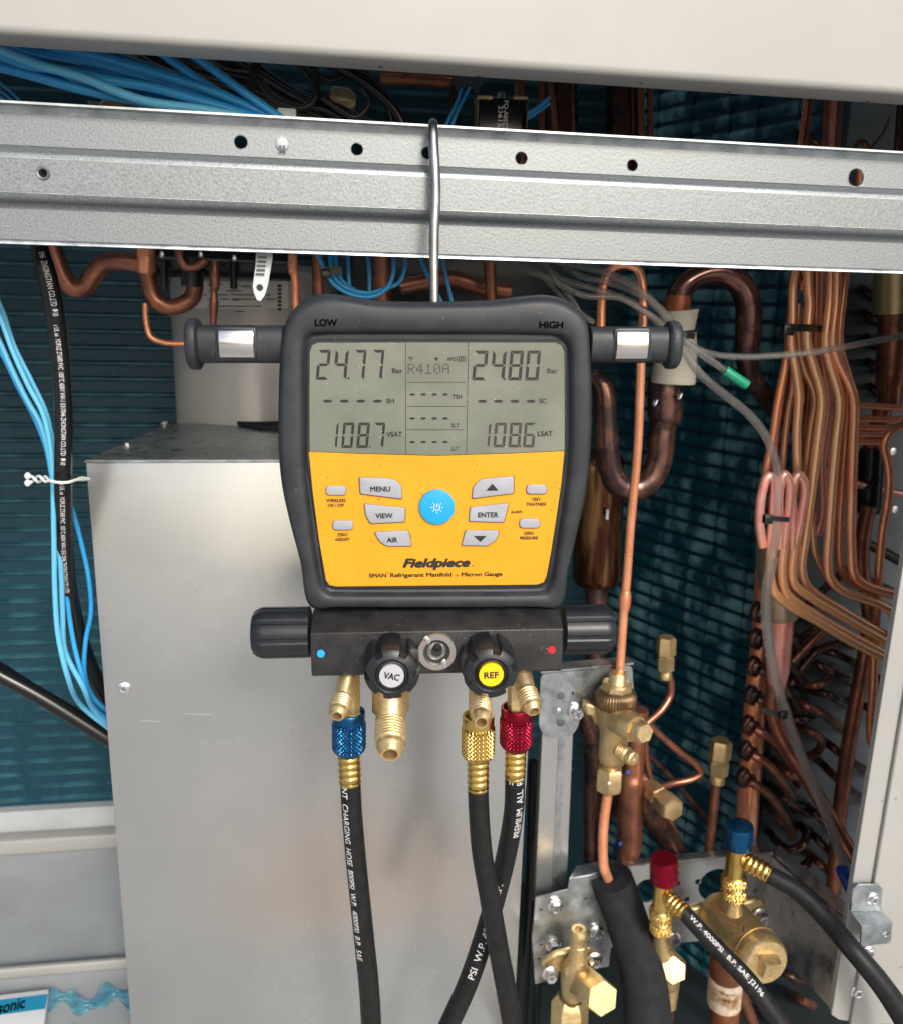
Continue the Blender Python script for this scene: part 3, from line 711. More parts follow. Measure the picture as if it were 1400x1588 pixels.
# keys
def key(pix, letters, at, hh, ww, r=3, label=None, m='button'):
    pix = c3(pix)
    cx = sum(p[0] for p in pix)/len(pix); cy = sum(p[1] for p in pix)/len(pix)
    rim = [(cx+(x-cx)*1.045, cy+(y-cy)*1.075) for x, y in pix]
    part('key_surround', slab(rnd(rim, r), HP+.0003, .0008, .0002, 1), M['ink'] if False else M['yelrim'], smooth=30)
    k = part('button', slab(rnd(pix, r), HP+.0016, .002, .0006, 3), M[m], smooth=40, label=label)
    if letters: dtext(letters, *at, hh, k, ww, bold=.035, h=HP+.00185)
    return k
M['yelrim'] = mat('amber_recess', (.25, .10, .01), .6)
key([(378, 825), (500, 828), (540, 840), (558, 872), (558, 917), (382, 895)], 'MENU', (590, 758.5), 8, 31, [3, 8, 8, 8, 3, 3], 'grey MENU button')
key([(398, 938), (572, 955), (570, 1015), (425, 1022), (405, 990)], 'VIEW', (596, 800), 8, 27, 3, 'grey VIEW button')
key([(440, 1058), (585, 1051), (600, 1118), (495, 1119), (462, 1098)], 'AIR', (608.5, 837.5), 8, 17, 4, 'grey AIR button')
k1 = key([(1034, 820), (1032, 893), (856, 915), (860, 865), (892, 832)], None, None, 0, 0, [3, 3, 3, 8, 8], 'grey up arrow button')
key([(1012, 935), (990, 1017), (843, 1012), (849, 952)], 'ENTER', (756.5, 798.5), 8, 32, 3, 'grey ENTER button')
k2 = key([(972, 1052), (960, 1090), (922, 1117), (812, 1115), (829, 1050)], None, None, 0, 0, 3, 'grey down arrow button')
part('arrow', slab(c3([(942, 851), (968, 881), (915, 881)]), HP+.00185, .0002), M['ink'], k1, smooth=0)
part('arrow', slab(c3([(863, 1074), (917, 1074), (890, 1100)]), HP+.00185, .0002), M['ink'], k2, smooth=0)
for x, y, l1, l2, tx, ty in ((278, 881, 'WIRELESS', 'ON / OFF', 278, 923), (307, 1029, 'ZERO', 'WEIGHT', 305, 1069), (1131, 876, 'TEST', 'TIGHTNESS', 1128, 918), (1101, 1021, 'ZERO', 'PRESSURE', 1097, 1062)):
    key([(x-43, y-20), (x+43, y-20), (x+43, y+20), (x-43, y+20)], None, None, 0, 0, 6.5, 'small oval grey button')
    wd = {'WIRELESS': 82, 'ON / OFF': 70, 'ZERO': 44, 'WEIGHT': 64, 'TEST': 38, 'TIGHTNESS': 88, 'PRESSURE': 80}
    a = c3([(tx, ty), (tx, ty+20.5)])
    dtext(l1, *a[0], 4.9, wpx=wd[l1]/2.745, bold=.035); dtext(l2, *a[1], 4.9, wpx=wd[l2]/2.745, bold=.035)
dtext('ALARM', 800.3, 794, 4, wpx=17.5, bold=.035)
dtext('Fieldpiece', 677, 875, 14.5, wpx=108, bold=.055, shear=.3, name='brand_lettering')
dtext('.', 733, 877.5, 10, bold=.035)
dtext('SMAN', 586, 892.5, 6.8, wpx=28, bold=.035)
dtext('™', 602, 888.5, 4.2, wpx=4.5)
dtext('Refrigerant Manifold', 653, 892.5, 6.8, wpx=98, bold=.035)
dtext('+', 708.5, 892.8, 6.2, wpx=6, m='reddot', bold=.03)
dtext('Micron Gauge', 747, 891.5, 6.8, wpx=66, bold=.035)
dtext('LOW', 506, 500, 10, wpx=33, m='matte', h=.0005, bold=.03, th=0, name='moulded_lettering')
dtext('HIGH', 854.5, 503.5, 10, wpx=36, m='matte', h=.0005, bold=.03, th=0, name='moulded_lettering')
# round power key
cb = (677.6, 786.8)
part('key_surround', slab(circ(*cb, 29.5, 48), HP+.0004, .001, .0003, 2), M["yellow"], smooth=40)
pk = part('power_button', slab(circ(*cb, 27.5, 48), HP+.0022, .003, .0009, 3), M['blueb'], smooth=50, label='round blue power button')
def rg(r0, r1, a0=0, a1=360, n=24, h=HP+.0024):
    v = []; 
    for i in range(n+1):
        a = rad(a0+(a1-a0)*i/n)
        for r in (r0, r1): v.append(DV(cb[0]+r*math.sin(a), cb[1]-r*math.cos(a), h))
    return v, [(2*i, 2*i+1, 2*i+3, 2*i+2) for i in range(n)], False
parts_ = [rg(4.2, 5.2, 35, 325)]
def bar(x0, y0, x1, y1, w_):
    d = Vector((x1-x0, y1-y0)).normalized(); n_ = Vector((-d.y, d.x))*w_/2
    return [DV(cb[0]+a, cb[1]+b, HP+.0024) for a, b in ((x0+n_.x, y0+n_.y), (x1+n_.x, y1+n_.y), (x1-n_.x, y1-n_.y), (x0-n_.x, y0-n_.y))], [(0, 1, 2, 3)], False
parts_.append(bar(0, -6, 0, 0, 1.2))
for i in range(1, 8):
    a = rad(i*45); parts_.append(bar(6.8*math.sin(a), -6.8*math.cos(a), 9.6*math.sin(a), -9.6*math.cos(a), .9))
part('power_symbol', join(*parts_), M['white'], pk, smooth=0)

# ---- side handles with magnets
def oval(cx, cz, ry, rz, n=40, p=2.6):
    out = []
    for i in range(n):
        a = 2*math.pi*i/n; c_, s_ = math.cos(a), math.sin(a)
        out.append((cx+math.copysign(abs(c_)**(2/p), c_)*ry, cz+math.copysign(abs(s_)**(2/p), s_)*rz))
    return out
for side, x0, x1, yc, rr, fx, fr, mg in ((-1, 305, 442, 533.5, 28.5, (293, 312), 39, (339, 393, 512, 554)), (1, 912, 1036, 534.5, 28, (1031, 1050), 37.5, (956, 1005, 514, 556))):
    hz = -.016
    a, b = DV(x0, yc, hz), DV(x1, yc, hz); cz = (a.z+b.z)/2; R_ = rr*S
    lp = [(-y_*1.0, z_) for y_, z_ in oval(0, 0, R_*.8, R_)]
    v = []; n = len(lp)
    for x in (a.x, b.x): v += [Vector((x, a.y+y_, cz+z_)) for y_, z_ in lp]
    h_ = part('handle_bar', bev((v, [(i, (i+1) % n, n+(i+1) % n, n+i) for i in range(n)]+[tuple(range(n)), tuple(range(2*n-1, n-1, -1))], True), .0006, 1, 60), M['rubber'], smooth=40)
    a, b = DV(fx[0], yc, hz), DV(fx[1], yc, hz); v, f = [], []
    ks = ((0, .86), (.18, .98), (.4, 1), (.6, 1), (.85, .97), (1, .88)) if side > 0 else ((0, .88), (.15, .97), (.4, 1), (.6, 1), (.82, .98), (1, .86))
    for u, k in ks:
        for y_, z_ in oval(0, 0, fr*S*.85, fr*S, 40, 2.3): v.append(Vector((a.x+(b.x-a.x)*u+side*(y_/(fr*S))**2*0, a.y+y_*k, cz+z_*k)))
    m_ = len(ks)
    f = [(j*40+i, j*40+(i+1) % 40, (j+1)*40+(i+1) % 40, (j+1)*40+i) for j in range(m_-1) for i in range(40)]+[tuple(range(40)), tuple(range(m_*40-1, (m_-1)*40-1, -1))]
    part('handle_flange', (v, f, True), M['rubber'], smooth=40)
    mx0, mx1, my0, my1 = mg; hf = hz+rr*S*.8
    fr_ = part('magnet_frame', slab(rnd([(mx0-5, my0-5), (mx1+5, my0-5), (mx1+5, my1+5), (mx0-5, my1+5)], 8), hf+.0003, .0022, .0005, 2), M['knob'], smooth=40)
    # curved chrome magnet: shallow barrel
    v, f = [], []; nx, nz_ = 2, 14
    pa, pb, pc = DV(mx0, my0, hf), DV(mx1, my0, hf), DV(mx0, my1, hf)
    for i in range(nz_+1):
        u = i/nz_; zz = pa.z+(pc.z-pa.z)*u; bul = .0016*(1-(2*u-1)**2)
        for x in (pa.x, pb.x): v.append(Vector((x, pa.y-.0006-bul, zz)))
    n_ = len(v)
    for x in (pa.x, pb.x):
        for zz in (pa.z, pc.z): v.append(Vector((x, pa.y+.001, zz)))
    f = [(2*i, 2*i+1, 2*i+3, 2*i+2) for i in range(nz_)]+[tuple([2*i for i in range(nz_+1)]+[n_+1, n_]), tuple([2*i+1 for i in range(nz_+1)]+[n_+3, n_+2]), (0, 1, n_+2, n_), (2*nz_, 2*nz_+1, n_+3, n_+1)]
    part('magnet', bev((v, f, True), .0004, 2, 50), M['chrome'], smooth=30)

# ---- hook of steel wire
hk = [(P(673.5, 476, -.024), 7.2), (P(673, 400, -.022), 7.3), (P(673.5, 350, -.021), 7.4), (P(675.3, 310, -.0195), 7.7), (P(674.6, 265, -.017), 7.7), (P(672.3, 225, -.0145), 7.6), (P(671.5, 200, -.011), 7.5), (P(671.5, 192.5, -.004), 7.5), (P(671.5, 193, .006), 7.5), (P(671.5, 203, .013), 7.4), (P(672, 235, .014), 7.2), (P(672, 262, .010), 7)]
hp = crom([(p, r*1.06*pxs(p)) for p, r in hk], n=8)
mk('hook', tubeg(hp, 16), M['steel'], dev, smooth=60)

# ---- manifold block
bxp = [DV(482, 0, 0).x, 0]
xL = DV(482, 1010, .012).x; xR = DV(872, 1010, .012).x
zfT, zfB = DV(676, 979, .012).z, DV(676, 1047, .012).z
zsl = DV(676, 947, -.006).z
pr = [(-.012, zfB+.002), (-.012, zfT), (.006, zsl), (.040, zsl), (.040, zfB), (-.010, zfB)]
v = [Vector((x, y, z)) for x in (xL, xR) for y, z in pr]; n = len(pr)
blk = part('manifold_block', bev((v, [(i, (i+1) % n, n+(i+1) % n, n+i) for i in range(n)]+[tuple(range(n)), tuple(range(2*n-1, n-1, -1))], True), .0009, 3, 20), M['block'], smooth=40)
part('blue_mark', slab(circ(498, 1014, 6, 20), .0123, .0006), M['bluedot'], smooth=0)
part('red_mark', slab(circ(855, 1008, 5.6, 20), .0123, .0006), M['reddot'], smooth=0)
# side knobs: eight-sided barrels with shallow flutes
def barrel(px0, px1, yc, r, name='side_knob'):
    """px0 = outer end"""
    h_ = -.006; a, b = DV(px0, yc, h_), DV(px1, yc, h_); R_ = r*S; L_ = abs(b.x-a.x)
    def fn(rr, ang, z, j):
        u = (ang*8/(2*math.pi)) % 1
        k = .955 if u < .16 or u > .84 else 1.0
        if j < 3: k = 1-(1-k)*j/3
        return rr*k*(1-.012*math.cos(ang*8))
    prof = [(R_*.72, 0), (R_*.82, L_*.02), (R_*.90, L_*.07), (R_*.985, L_*.15), (R_, L_*.22), (R_*.995, L_*.6), (R_*.99, L_*1)]
    vf = lathe(prof, 96, 0, fn)
    return part(name, xf(vf, basis(a, Vector((b.x, a.y, a.z)), ZV)), M['knob'], smooth=25)
barrel(393, 481.5, 981.5, 41.5); barrel(949, 872.5, 975, 41)
for x in ((471, 482.5), (871.5, 876)):
    pass
# front knobs
def front_knob(px, py, word, disc, rot, wpx):
    c0 = DV(px, py, .0400); R_ = 44.5*pxs(DW(px, py, .040)); a = c0; b = Vector((c0.x, -.0125, c0.z))
    L_ = (b-a).length
    def fn(rr, ang, z, j):
        u = ((ang+rad(rot))*6/(2*math.pi)+.25) % 1
        e = .5-abs(u-.5)                      # 0 at notch centre
        k = .86 if e < .13 else (.86+.14*(e-.13)/.03 if e < .16 else 1.)
        return rr*(k if 4 < j else (1-(1-k)*.5 if j == 4 else 1))
    prof = [(R_*.50, .003), (R_*.55, .0016), (R_*.58, .0006), (R_*.63, .0), (R_*.80, .0006), (R_*.93, .0024), (R_*.985, .0052), (R_, .0085), (R_*1.0, L_*.6), (R_*1.01, L_*.97), (R_*1.0, L_)]
    vf = lathe(prof, 120, 0, fn)
    kb = part('front_knob', xf(vf, basis(a, b)), M['knob'], smooth=28)
    s_ = pxs(DW(px, py, .04)); q = basis(a, a-Vector((0, 1, 0)))
    part('knob_ring', xf(lathe([(R_*.54, -.0032), (R_*.54, -.0012), (R_*.50, -.0006), (R_*.47, -.0012), (R_*.47, -.003)], 40), q), M['block'], kb, smooth=40)
    part('knob_label', xf(lathe([(19.3*s_, -.0030), (19.3*s_, -.0002), (18.8*s_, .0001)], 40), q), M[disc], kb, smooth=30)
    v, f = txt(word, 10.5*s_/.72, wpx*s_, .055*10*s_)
    cr, sr = math.cos(rad(rot)), math.sin(rad(rot))
    part('lettering', ([Vector((c0.x+p.x*cr-p.y*sr, c0.y-.0003-p.z, c0.z+p.x*sr+p.y*cr)) for p in v], f), M['ink'], kb, smooth=0)
    return kb
front_knob(607.5, 1049, 'VAC', 'greydisc', -13, 25)
front_knob(761.5, 1047, 'REF', 'yeldisc', 2, 23)
# sight glass
a = DV(677, 1010, .012); s_ = pxs(DW(677, 1010, .012)); q = basis(a, a-YV)
M['ringm'] = mat('worn_steel_ring', (.60, .49, .42), .28, .95, var=(.55, .52, .49), vscale=90)
sg = part('sight_glass_ring', xf(lathe([(31*s_, -.0008), (31*s_, .0014), (29.5*s_, .0024), (21*s_, .0024), (19.5*s_, .0014), (19*s_, -.003), (23*s_, -.004)], 48), q), M['ringm'], smooth=35)
part('sight_glass_lens', xf(lathe([(19*s_, -.0035), (16.5*s_, -.0005), (12*s_, .0006), (9.2*s_, .0007), (8.6*s_, -.0012), (0, -.0016)], 40), q), M['glass'], sg, smooth=50)
part('sight_glass_bore', xf(lathe([(7.2*s_, -.001), (7.2*s_, .0010), (6.2*s_, .0012), (0, .0012)], 28), q @ Matrix.Translation((1.5*s_, 7*s_, 0))), M['black'], sg)
for dx, dy in ((-15, 17), (13, -20)):
    d = Vector((dx, dy)).normalized(); n_ = Vector((-d.y, d.x)); mid = Vector((dx, dy))
    cc = [mid+d*u+n_*w_ for u, w_ in ((-7, -4), (6, -4), (6, 4), (-7, 4))]
    part('ring_slot', slab([(677+p.x, 1010-p.y) for p in cc], .012+.0026, .002, .0006, 2), M['zinc'], sg, smooth=40)

# ---- brass ports below the block
zb_ = -.0
def dl(name, A, B, prof, m, seg=28, ph=0, fn=None, smooth=35, parent=dev):
    return lat(name, DW(*A), DW(*B), prof, M[m], parent, seg, ph, fn, smooth)
def flare(A, B, r, n=6, nm='flare_port', hole=.45):
    """threaded flare end from A to B"""
    t_ = thread(r, .08, .66, n, .10)
    return dl(nm, A, B, [(r*.84, 0), (r*.84, .06)]+t_+[(r*.86, .68), (r*.84, .74), (r*.9, .78), (r*.86, .84), (r*.60, 1), (r*hole, 1), (r*hole*.9, .5), (0, .45)], 'brass')
H0 = -.004
# low port
dl('port_column', (546.5, 1046, H0), (546.5, 1112, H0), [(12.5, 0), (12.5, .88), (14, .9), (14, 1)], 'brass', 6, rad(15))
dl('port_neck', (541, 1046, H0+.004), (531, 1092, .014), [(15.5, 0), (14.5, .5), (14, 1)], 'brass')
flare((532.5, 1082, .012), (523, 1111, .028), 16, 5)
# vacuum port
dl('port_column', (606, 1046, -.006), (606, 1108, -.004), [(29, 0), (29, .92), (24, 1)], 'brass', 6, 0)
dl('port_neck', (606, 1058, -.002), (606, 1132, .012), [(23, 0), (23, 1)], 'brass')
flare((606, 1118, .010), (605.5, 1171, .036), 24, 7, hole=.46)
# ref port
dl('port_column', (743, 1046, H0), (743, 1122, H0), [(17, 0), (17, .85), (14, 1)], 'brass', 6, rad(20))
dl('port_neck', (744, 1050, .004), (746, 1096, .016), [(17, 0), (15.5, 1)], 'brass')
flare((745.5, 1088, .014), (746.5, 1121, .034), 17.5, 5)
# high port
dl('port_column', (800, 1044, H0), (800, 1108, H0), [(14, 0), (13.5, .88), (15, .92), (15, 1)], 'brass', 6, rad(15))
dl('port_neck', (808, 1042, H0+.004), (817, 1078, .014), [(16, 0), (15, .5), (14, 1)], 'brass')
flare((815, 1070, .012), (828, 1104, .028), 16.5, 5)

# ============================================================ hoses
def knurl_fn(t0, t1, L_, r, nk=24, d=.09):
    def fn(rr, a, z, j):
        u = z/L_
        if u < t0 or u > t1: return rr
        v_ = (u-t0)*L_/(2*math.pi*r/nk)
        p_, q_ = (a*nk/(2*math.pi)+v_) % 1, (a*nk/(2*math.pi)-v_) % 1
        return rr*(1-d*(max(abs(p_-.5), abs(q_-.5))*2)**2.5)
    return fn
def coupler(A, B, r, m, parent, nk=24, seg=168, t0=.28, t1=.86, rows=44):
    A, B = Vector(A), Vector(B); L_ = (B-A).length; R_ = r*pxs(A)
    pf = [(r*.60, .10), (r*.76, .02), (r*.80, 0), (r*.90, .0), (r*.93, .02), (r*.93, .22), (r*.88, .25), (r*1., t0)]
    pf += [(r, t0+(t1-t0)*i/rows) for i in range(1, rows+1)]+[(r*.90, t1+.06), (r*.72, 1), (r*.5, 1)]
    return lat('coupler', A, B, pf, m, parent, seg, 0, knurl_fn(t0, t1, L_, R_, nk, .085), 30)
def ferrule(A, B, r, parent, n=4, m='gold', seg=48, taper=1.):
    def fn(rr, a, z, j): return rr*(1-.035*abs(math.sin(a*4)))
    pf = [(r*.70, 0)]
    for i in range(n):
        a, h_ = .04+.86*i/n, .86/n; k = 1-(1-taper)*i/n
        pf += [(r*.84*k, a), (r*.95*k, a+h_*.2), (r*1.0*k, a+h_*.5), (r*.95*k, a+h_*.8)]
    pf += [(r*.9*taper, .91), (r*.98*taper, .94), (r*.98*taper, 1)]
    return lat('ferrule', A, B, pf, M[m], parent, seg, 0, fn, 40)
# blue hose
hs_ = {}
def hose(nm_label, cA, cB, rc, mc, fB, rf, path, r, words, th, name='charging_hose', extra=None):
    t = thing(name, nm_label, 'hose', cA)
    coupler(cA, cB, rc, M[mc], t)
    ferrule(cB, fB, rf, t)
    pt = crom([(p, r*pxs(p)) for p in path], n=10)
    mk('hose_tube', tubeg(pt, 24), M['hose'], t, smooth=60)
    for body, s0, size, w_ in words:
        mk('lettering', tubetext(pt, body, s0, size, th, rev=False, width=w_), M['white'], t, smooth=0)
    return t, pt
e = .0004
h1, p1 = hose('black hose with blue knurled coupler on the left port of the gauge', DW(541.5, 1103, H0), DW(541.5, 1168, H0), 26.8, 'bluean', DW(543.5, 1214, H0), 17.8,
    [DW(543.5, 1208, H0), DW(545.5, 1251, H0), DW(551, 1320, -.008), DW(558, 1389, -.012), DW(565, 1457, -.016), DW(572, 1526, -.02), DW(576, 1588, -.024), DW(579, 1660, -.03)], 15.8,
    [('NT  CHARGING  HOSE  800PSI  W.P.  4000PSI  B.P.  SAE', .0035, .0064, .150)], rad(38))
h2, p2 = hose('black hose with red knurled coupler on the right port of the gauge', DW(800.5, 1096, H0), DW(799.5, 1161, H0), 26, 'redan', DW(798, 1206, H0), 17.2,
    [DW(798, 1200, H0), DW(797, 1251, -.008), DW(786, 1320, -.02), DW(769, 1389, -.026), DW(749, 1457, -.028), DW(725, 1526, -.030), DW(697, 1588, -.032), DW(662, 1660, -.034)], 15.6,
    [('F', .0005, .0072, .004)], rad(30))
tt = [('REG', 0, 0, 0)]
def ttr(pt, body, s_end, size, th, w_): 
    """lettering read upwards (running against the tube)"""
    return tubetext(pt, body, s_end, size, th, rev=True, width=w_)
mk('lettering', ttr(p2, 'PREMIUM  ALL  RE', .052, .0072, rad(-32), .054), M['white'], h2, smooth=0)
mk('lettering', ttr(p2, 'PSI  W.P. 4000PSI  B.P.', .190, .0074, rad(8), .090), M['white'], h2, smooth=0)
h3, p3 = hose('black hose with golden knurled coupler on the REF port of the gauge', DW(741.5, 1109, H0), DW(741, 1177, H0), 26.5, 'gold', DW(741, 1223, H0), 17.5,
    [DW(741, 1218, H0), DW(742, 1251, H0), DW(747, 1320, H0), DW(758.5, 1389, -.005), DW(770, 1457, -.008), DW(783, 1526, -.012), DW(794, 1588, -.016), DW(808, 1660, -.02)], 16,
    [], 0)

# ============================================================ wires, tubes and pipes inside the unit
# --- blue wires above the rail
BW = [([(-25, 76), (0, 85), (42, 100), (106, 109), (165, 123), (236, 135), (330, 161), (425, 190)], .030, 7.5, 'bwire', 'thick blue wire running between the others to the clip on the rail'),
      ([(-25, 98), (0, 104), (47, 116), (99, 131), (153, 144), (205, 154), (259, 166), (330, 175), (415, 190)], .034, 7.5, 'bwire', 'lowest thick blue wire above the rail at the left'),
      ([(5, 55), (31, 70), (90, 86), (150, 95), (200, 109), (260, 125), (330, 147), (430, 188)], .040, 7.5, 'bwire', 'thick blue wire under the topmost blue one above the rail'),
      ([(55, 58), (78, 70), (141, 84), (200, 101), (260, 118), (330, 141), (428, 184)], .034, 7.5, 'bwire', 'topmost of the thick blue wires sweeping down to the clip'),
      ([(-25, 66), (20, 84), (60, 100), (101, 111), (132, 121), (177, 140), (224, 156), (330, 172), (418, 190)], .024, 7.2, 'bwire2', 'paler greyish blue wire crossing in front of the blue bundle'),
      ([(-25, 62), (20, 72), (60, 92), (110, 118), (170, 142), (240, 152), (330, 168), (420, 190)], .046, 7, 'bwire', 'blue wire lying deepest in the bundle above the rail'),
      ([(235, 66), (252, 83), (295, 114), (330, 137), (380, 162), (434, 188)], .036, 6.5, 'bwire', 'blue wire falling steeply beside the grey wires above the rail'),
      ([(-25, 88), (10, 96), (70, 118), (140, 138), (230, 158), (330, 172), (425, 192)], .05, 7, 'bwire', 'blue wire mostly hidden behind the lowest thick one above the rail'),
      ([(100, 62), (140, 76), (200, 94), (270, 118), (340, 146), (430, 186)], .046, 7, 'bwire', 'blue wire just behind the topmost thick one above the rail'),
      ([(-25, 50), (30, 64), (80, 80), (150, 104), (220, 128), (320, 156), (425, 187)], .05, 7, 'bwire', 'blue wire peeping out highest at the left under the cover panel'),
      ([(278, 68), (290, 78), (330, 107), (383, 146), (437, 184)], .030, 6.5, 'bwire', 'steepest blue wire in front of the tied grey bundle')]
for pts, Y, r, m, lb in BW: tube('blue_wire', pts, r, Y, M[m], lb, 'wire', 'blue wires gathered above the rail')
for pts, lb in zip(([(-12, 118), (12, 138), (30, 155), (42, 172)], [(-12, 134), (8, 146), (26, 162), (33, 172)], [(-12, 142), (4, 152), (16, 166)]), ('highest', 'middle', 'lowest')):
    tube('thin_blue_wire', pts, 2.2, .09, M['bwire'], lb+' thin blue wire at the left edge just above the rail', 'wire', 'thin blue wires at the left edge', seg=8)
mk('wire_clip', bev(box(P(431, 192, .03), P(461, 178, .05)), .001, 2), M['clip'], None, 'milky plastic clip holding the blue wires at the rail top', 'clip')
# --- dark wires, tied
rnd_ = random.Random(4)
ORD = 'first second third fourth fifth sixth seventh eighth ninth tenth eleventh twelfth thirteenth fourteenth fifteenth sixteenth seventeenth eighteenth nineteenth twentieth'.split()
ORD += ['twenty-'+q for q in ORD[:9]]
for i in range(24):
    u = i/23
    sx, sy = 205+150*u, 78+14*u
    pts = [(sx, sy-8), (sx+45+rnd_.uniform(-8, 8), sy+18+8*rnd_.random()), (388+6*rnd_.random(), 146-46*u+rnd_.uniform(-3, 3)), (430+25*u, 168-30*u+rnd_.uniform(-5, 5)), (480+50*u, 190-22*u+rnd_.uniform(-4, 4)), (540+60*u, 205)]
    tube('bundled_wire', pts, rnd_.uniform(3.2, 4.6), .075+.03*rnd_.random(), M['gywire' if i % 3 == 1 else 'dkwire'], ORD[i]+' from the left of the dark wires in the tied bundle above the rail', 'wire', 'dark wires tied in a bundle above the rail', seg=8)
LBL = ['inner loop of black wire right of the tied bundle', 'outer small loop of black wire hanging at the rail top', 'thickest black wire sweeping down right of the loops', 'second thick black wire sweeping down beside the thickest', 'short dark wire right of the thick black ones above the rail', 'dark wire sagging along the rail top under the loops', 'dark wire doubling the inner loop right of the tied bundle', 'tiny arched black wire between the two loops above the rail']
for ki, (pts, r, Y) in enumerate((([(462, 98), (474, 112), (485, 130), (489, 150), (473, 166), (444, 162), (415, 142), (404, 120)], 5, .062), ([(500, 150), (528, 170), (552, 181), (568, 168), (572, 152), (563, 140)], 5, .060),
                  ([(518, 98), (568, 128), (610, 166), (630, 202)], 7.5, .055), ([(508, 100), (560, 124), (600, 160), (612, 204)], 6, .066), ([(545, 102), (578, 121), (603, 152), (612, 170)], 4, .058),
                  ([(404, 128), (420, 150), (450, 166), (500, 168), (540, 190)], 5, .070), ([(470, 92), (492, 112), (494, 150), (530, 168), (556, 190)], 5, .072), ([(497, 116), (512, 124), (528, 118), (520, 104)], 4, .07))):
    tube('looped_wire', pts, r, Y, M['cable' if r > 5.5 else 'dkwire'], LBL[ki], 'wire', 'black wire loops above the rail', seg=10)
def tie(name, pts, r, Y, m, label, head=None, group=None):
    """flat cable tie band along pixel way-points with a square lock head"""
    t = thing(name, label, 'cable tie', P(*pts[0][:2], Y), group=group)
    path = crom(pp(pts, r, Y), n=6); T, U, B = frames(path); v = []
    for i, (p, rr) in enumerate(path):
        n_ = (CAM-p); n_ = (n_-T[i]*n_.dot(T[i])).normalized(); s_ = T[i].cross(n_)
        for a, b in ((-1, 0), (-1, .5), (1, .5), (1, 0)): v.append(p+s_*rr*a+n_*rr*.6*b)
    f = [(4*i+k, 4*i+(k+1) % 4, 4*i+4+(k+1) % 4, 4*i+4+k) for i in range(len(path)-1) for k in range(4)]+[(0, 1, 2, 3), tuple(range(len(v)-1, len(v)-5, -1))]
    mk('band', (v, f, True), M[m], t, smooth=0)
    if head:
        c = P(head[0], head[1], (pts[0][2] if len(pts[0]) > 2 else Y)-.003); k = head[2]*pxs(c)
        mk('lock_head', bev(box(c-Vector((k, k*.7, k)), c+Vector((k, k*.7, k))), k*.2, 2), M[m], t)
        mk('lock_slot', box(c-Vector((k*.5, k*.78, k*.35)), c+Vector((k*.5, -k*.6, k*.35))), M['cable'], t, smooth=0)
    return t
tie('cable_tie', [(399, 92), (396, 110), (391, 130), (389, 152)], 7, .058, 'blackpl', 'black cable tie round the dark bundle above the rail')
# --- relay / sensor block behind the rail
t = thing('relay_module', 'black relay module in a metal yoke printed FQ-A0522G', 'relay', P(778, 215, .05))
c0, c1 = P(742, 222, .045), P(813, 152, .045)
mk('relay_case', bev(box((c0.x, .047, c0.z-.01), (c1.x, .075, c1.z)), .001, 2), M['cable'], t)
for a, b in (((739, 230), (742, 149)), ((814, 230), (818, 152)), ((739, 153), (763, 148.5)), ((795, 153), (818, 149.5))):
    p, q = P(*a, .046), P(*b, .046); mk('yoke', bev(box((min(p.x, q.x), .0445, min(p.z, q.z)), (max(p.x, q.x), .06, max(p.z, q.z))), .0005, 1), M['brass2'], t)
c = P(777, 147, .052); mk('rivet', xf(lathe([(.003, -.003), (.003, 0), (.0022, .0016), (0, .002)], 16), basis(c, c+ZV)), M['zinc'], t, smooth=50)
for s_, px, py, w_ in (('FQ-A0522G', 783, 181, 47), ('23615J', 774, 181, 33)):
    c = P(px, py, .0468); k = pxs(c); v, f = txt(s_, 8.5*k/.72*.85, w_*k)
    mk('lettering', ([Vector((c.x+p.y, c.y, c.z-p.x)) for p in v], f), M['white'], t, smooth=0)
t = thing('hook_clip', 'grey plastic hook holding two blue wires near the relay', 'clip', P(727, 120, .07))
mk('clip_plate', bev(wplate([(703, 105), (753, 109), (747, 132), (741, 146), (736, 140), (731, 132), (722, 130), (716, 140), (712, 146), (706, 130)], .07, .003), .0006, 1), M['plategy'], t)
tube('blue_wire', [(716, 138), (708, 160), (696, 185), (686, 206)], 3, .065, M['bwire'], 'left one of two blue wires dropping from the grey hook', 'wire', seg=8)
tube('blue_wire', [(728, 134), (718, 155), (708, 175), (696, 207)], 3, .064, M['bwire'], 'right one of two blue wires dropping from the grey hook', 'wire', seg=8)
tube('blue_wire', [(852, 150), (835, 165), (815, 177)], 3, .062, M['bwire'], 'upper of two short blue wires right of the relay', 'wire', seg=8)
tube('blue_wire', [(852, 159), (836, 171), (815, 184)], 3, .066, M['bwire'], 'lower of two short blue wires right of the relay', 'wire', seg=8)
# --- dark shapes in the upper gap
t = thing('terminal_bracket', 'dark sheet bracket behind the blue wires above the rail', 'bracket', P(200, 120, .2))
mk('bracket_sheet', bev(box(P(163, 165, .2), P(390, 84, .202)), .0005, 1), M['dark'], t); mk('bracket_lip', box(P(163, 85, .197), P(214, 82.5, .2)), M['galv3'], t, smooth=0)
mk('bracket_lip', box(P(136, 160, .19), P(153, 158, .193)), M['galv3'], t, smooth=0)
t = thing('brass_valve_body', 'dim brass valve body half hidden behind the rail at the left', 'valve', P(200, 175, .15))
lat('valve_body', P(150, 175, .15), P(245, 180, .15), [(8, 0), (18, .1), (24, .25), (24, .5), (14, .55), (14, .7), (18, .75), (18, 1)], M['brass2'], t, 20)
t = thing('brass_sensor', 'dull brass cap seen through the black wire loops', 'fitting', P(525, 150, .12))
lat('cap', P(512, 150, .12), P(552, 158, .12), [(14, 0), (17, .2), (17, .7), (9, 1)], M['brass2'], t, 20)
PC = 'pipe'
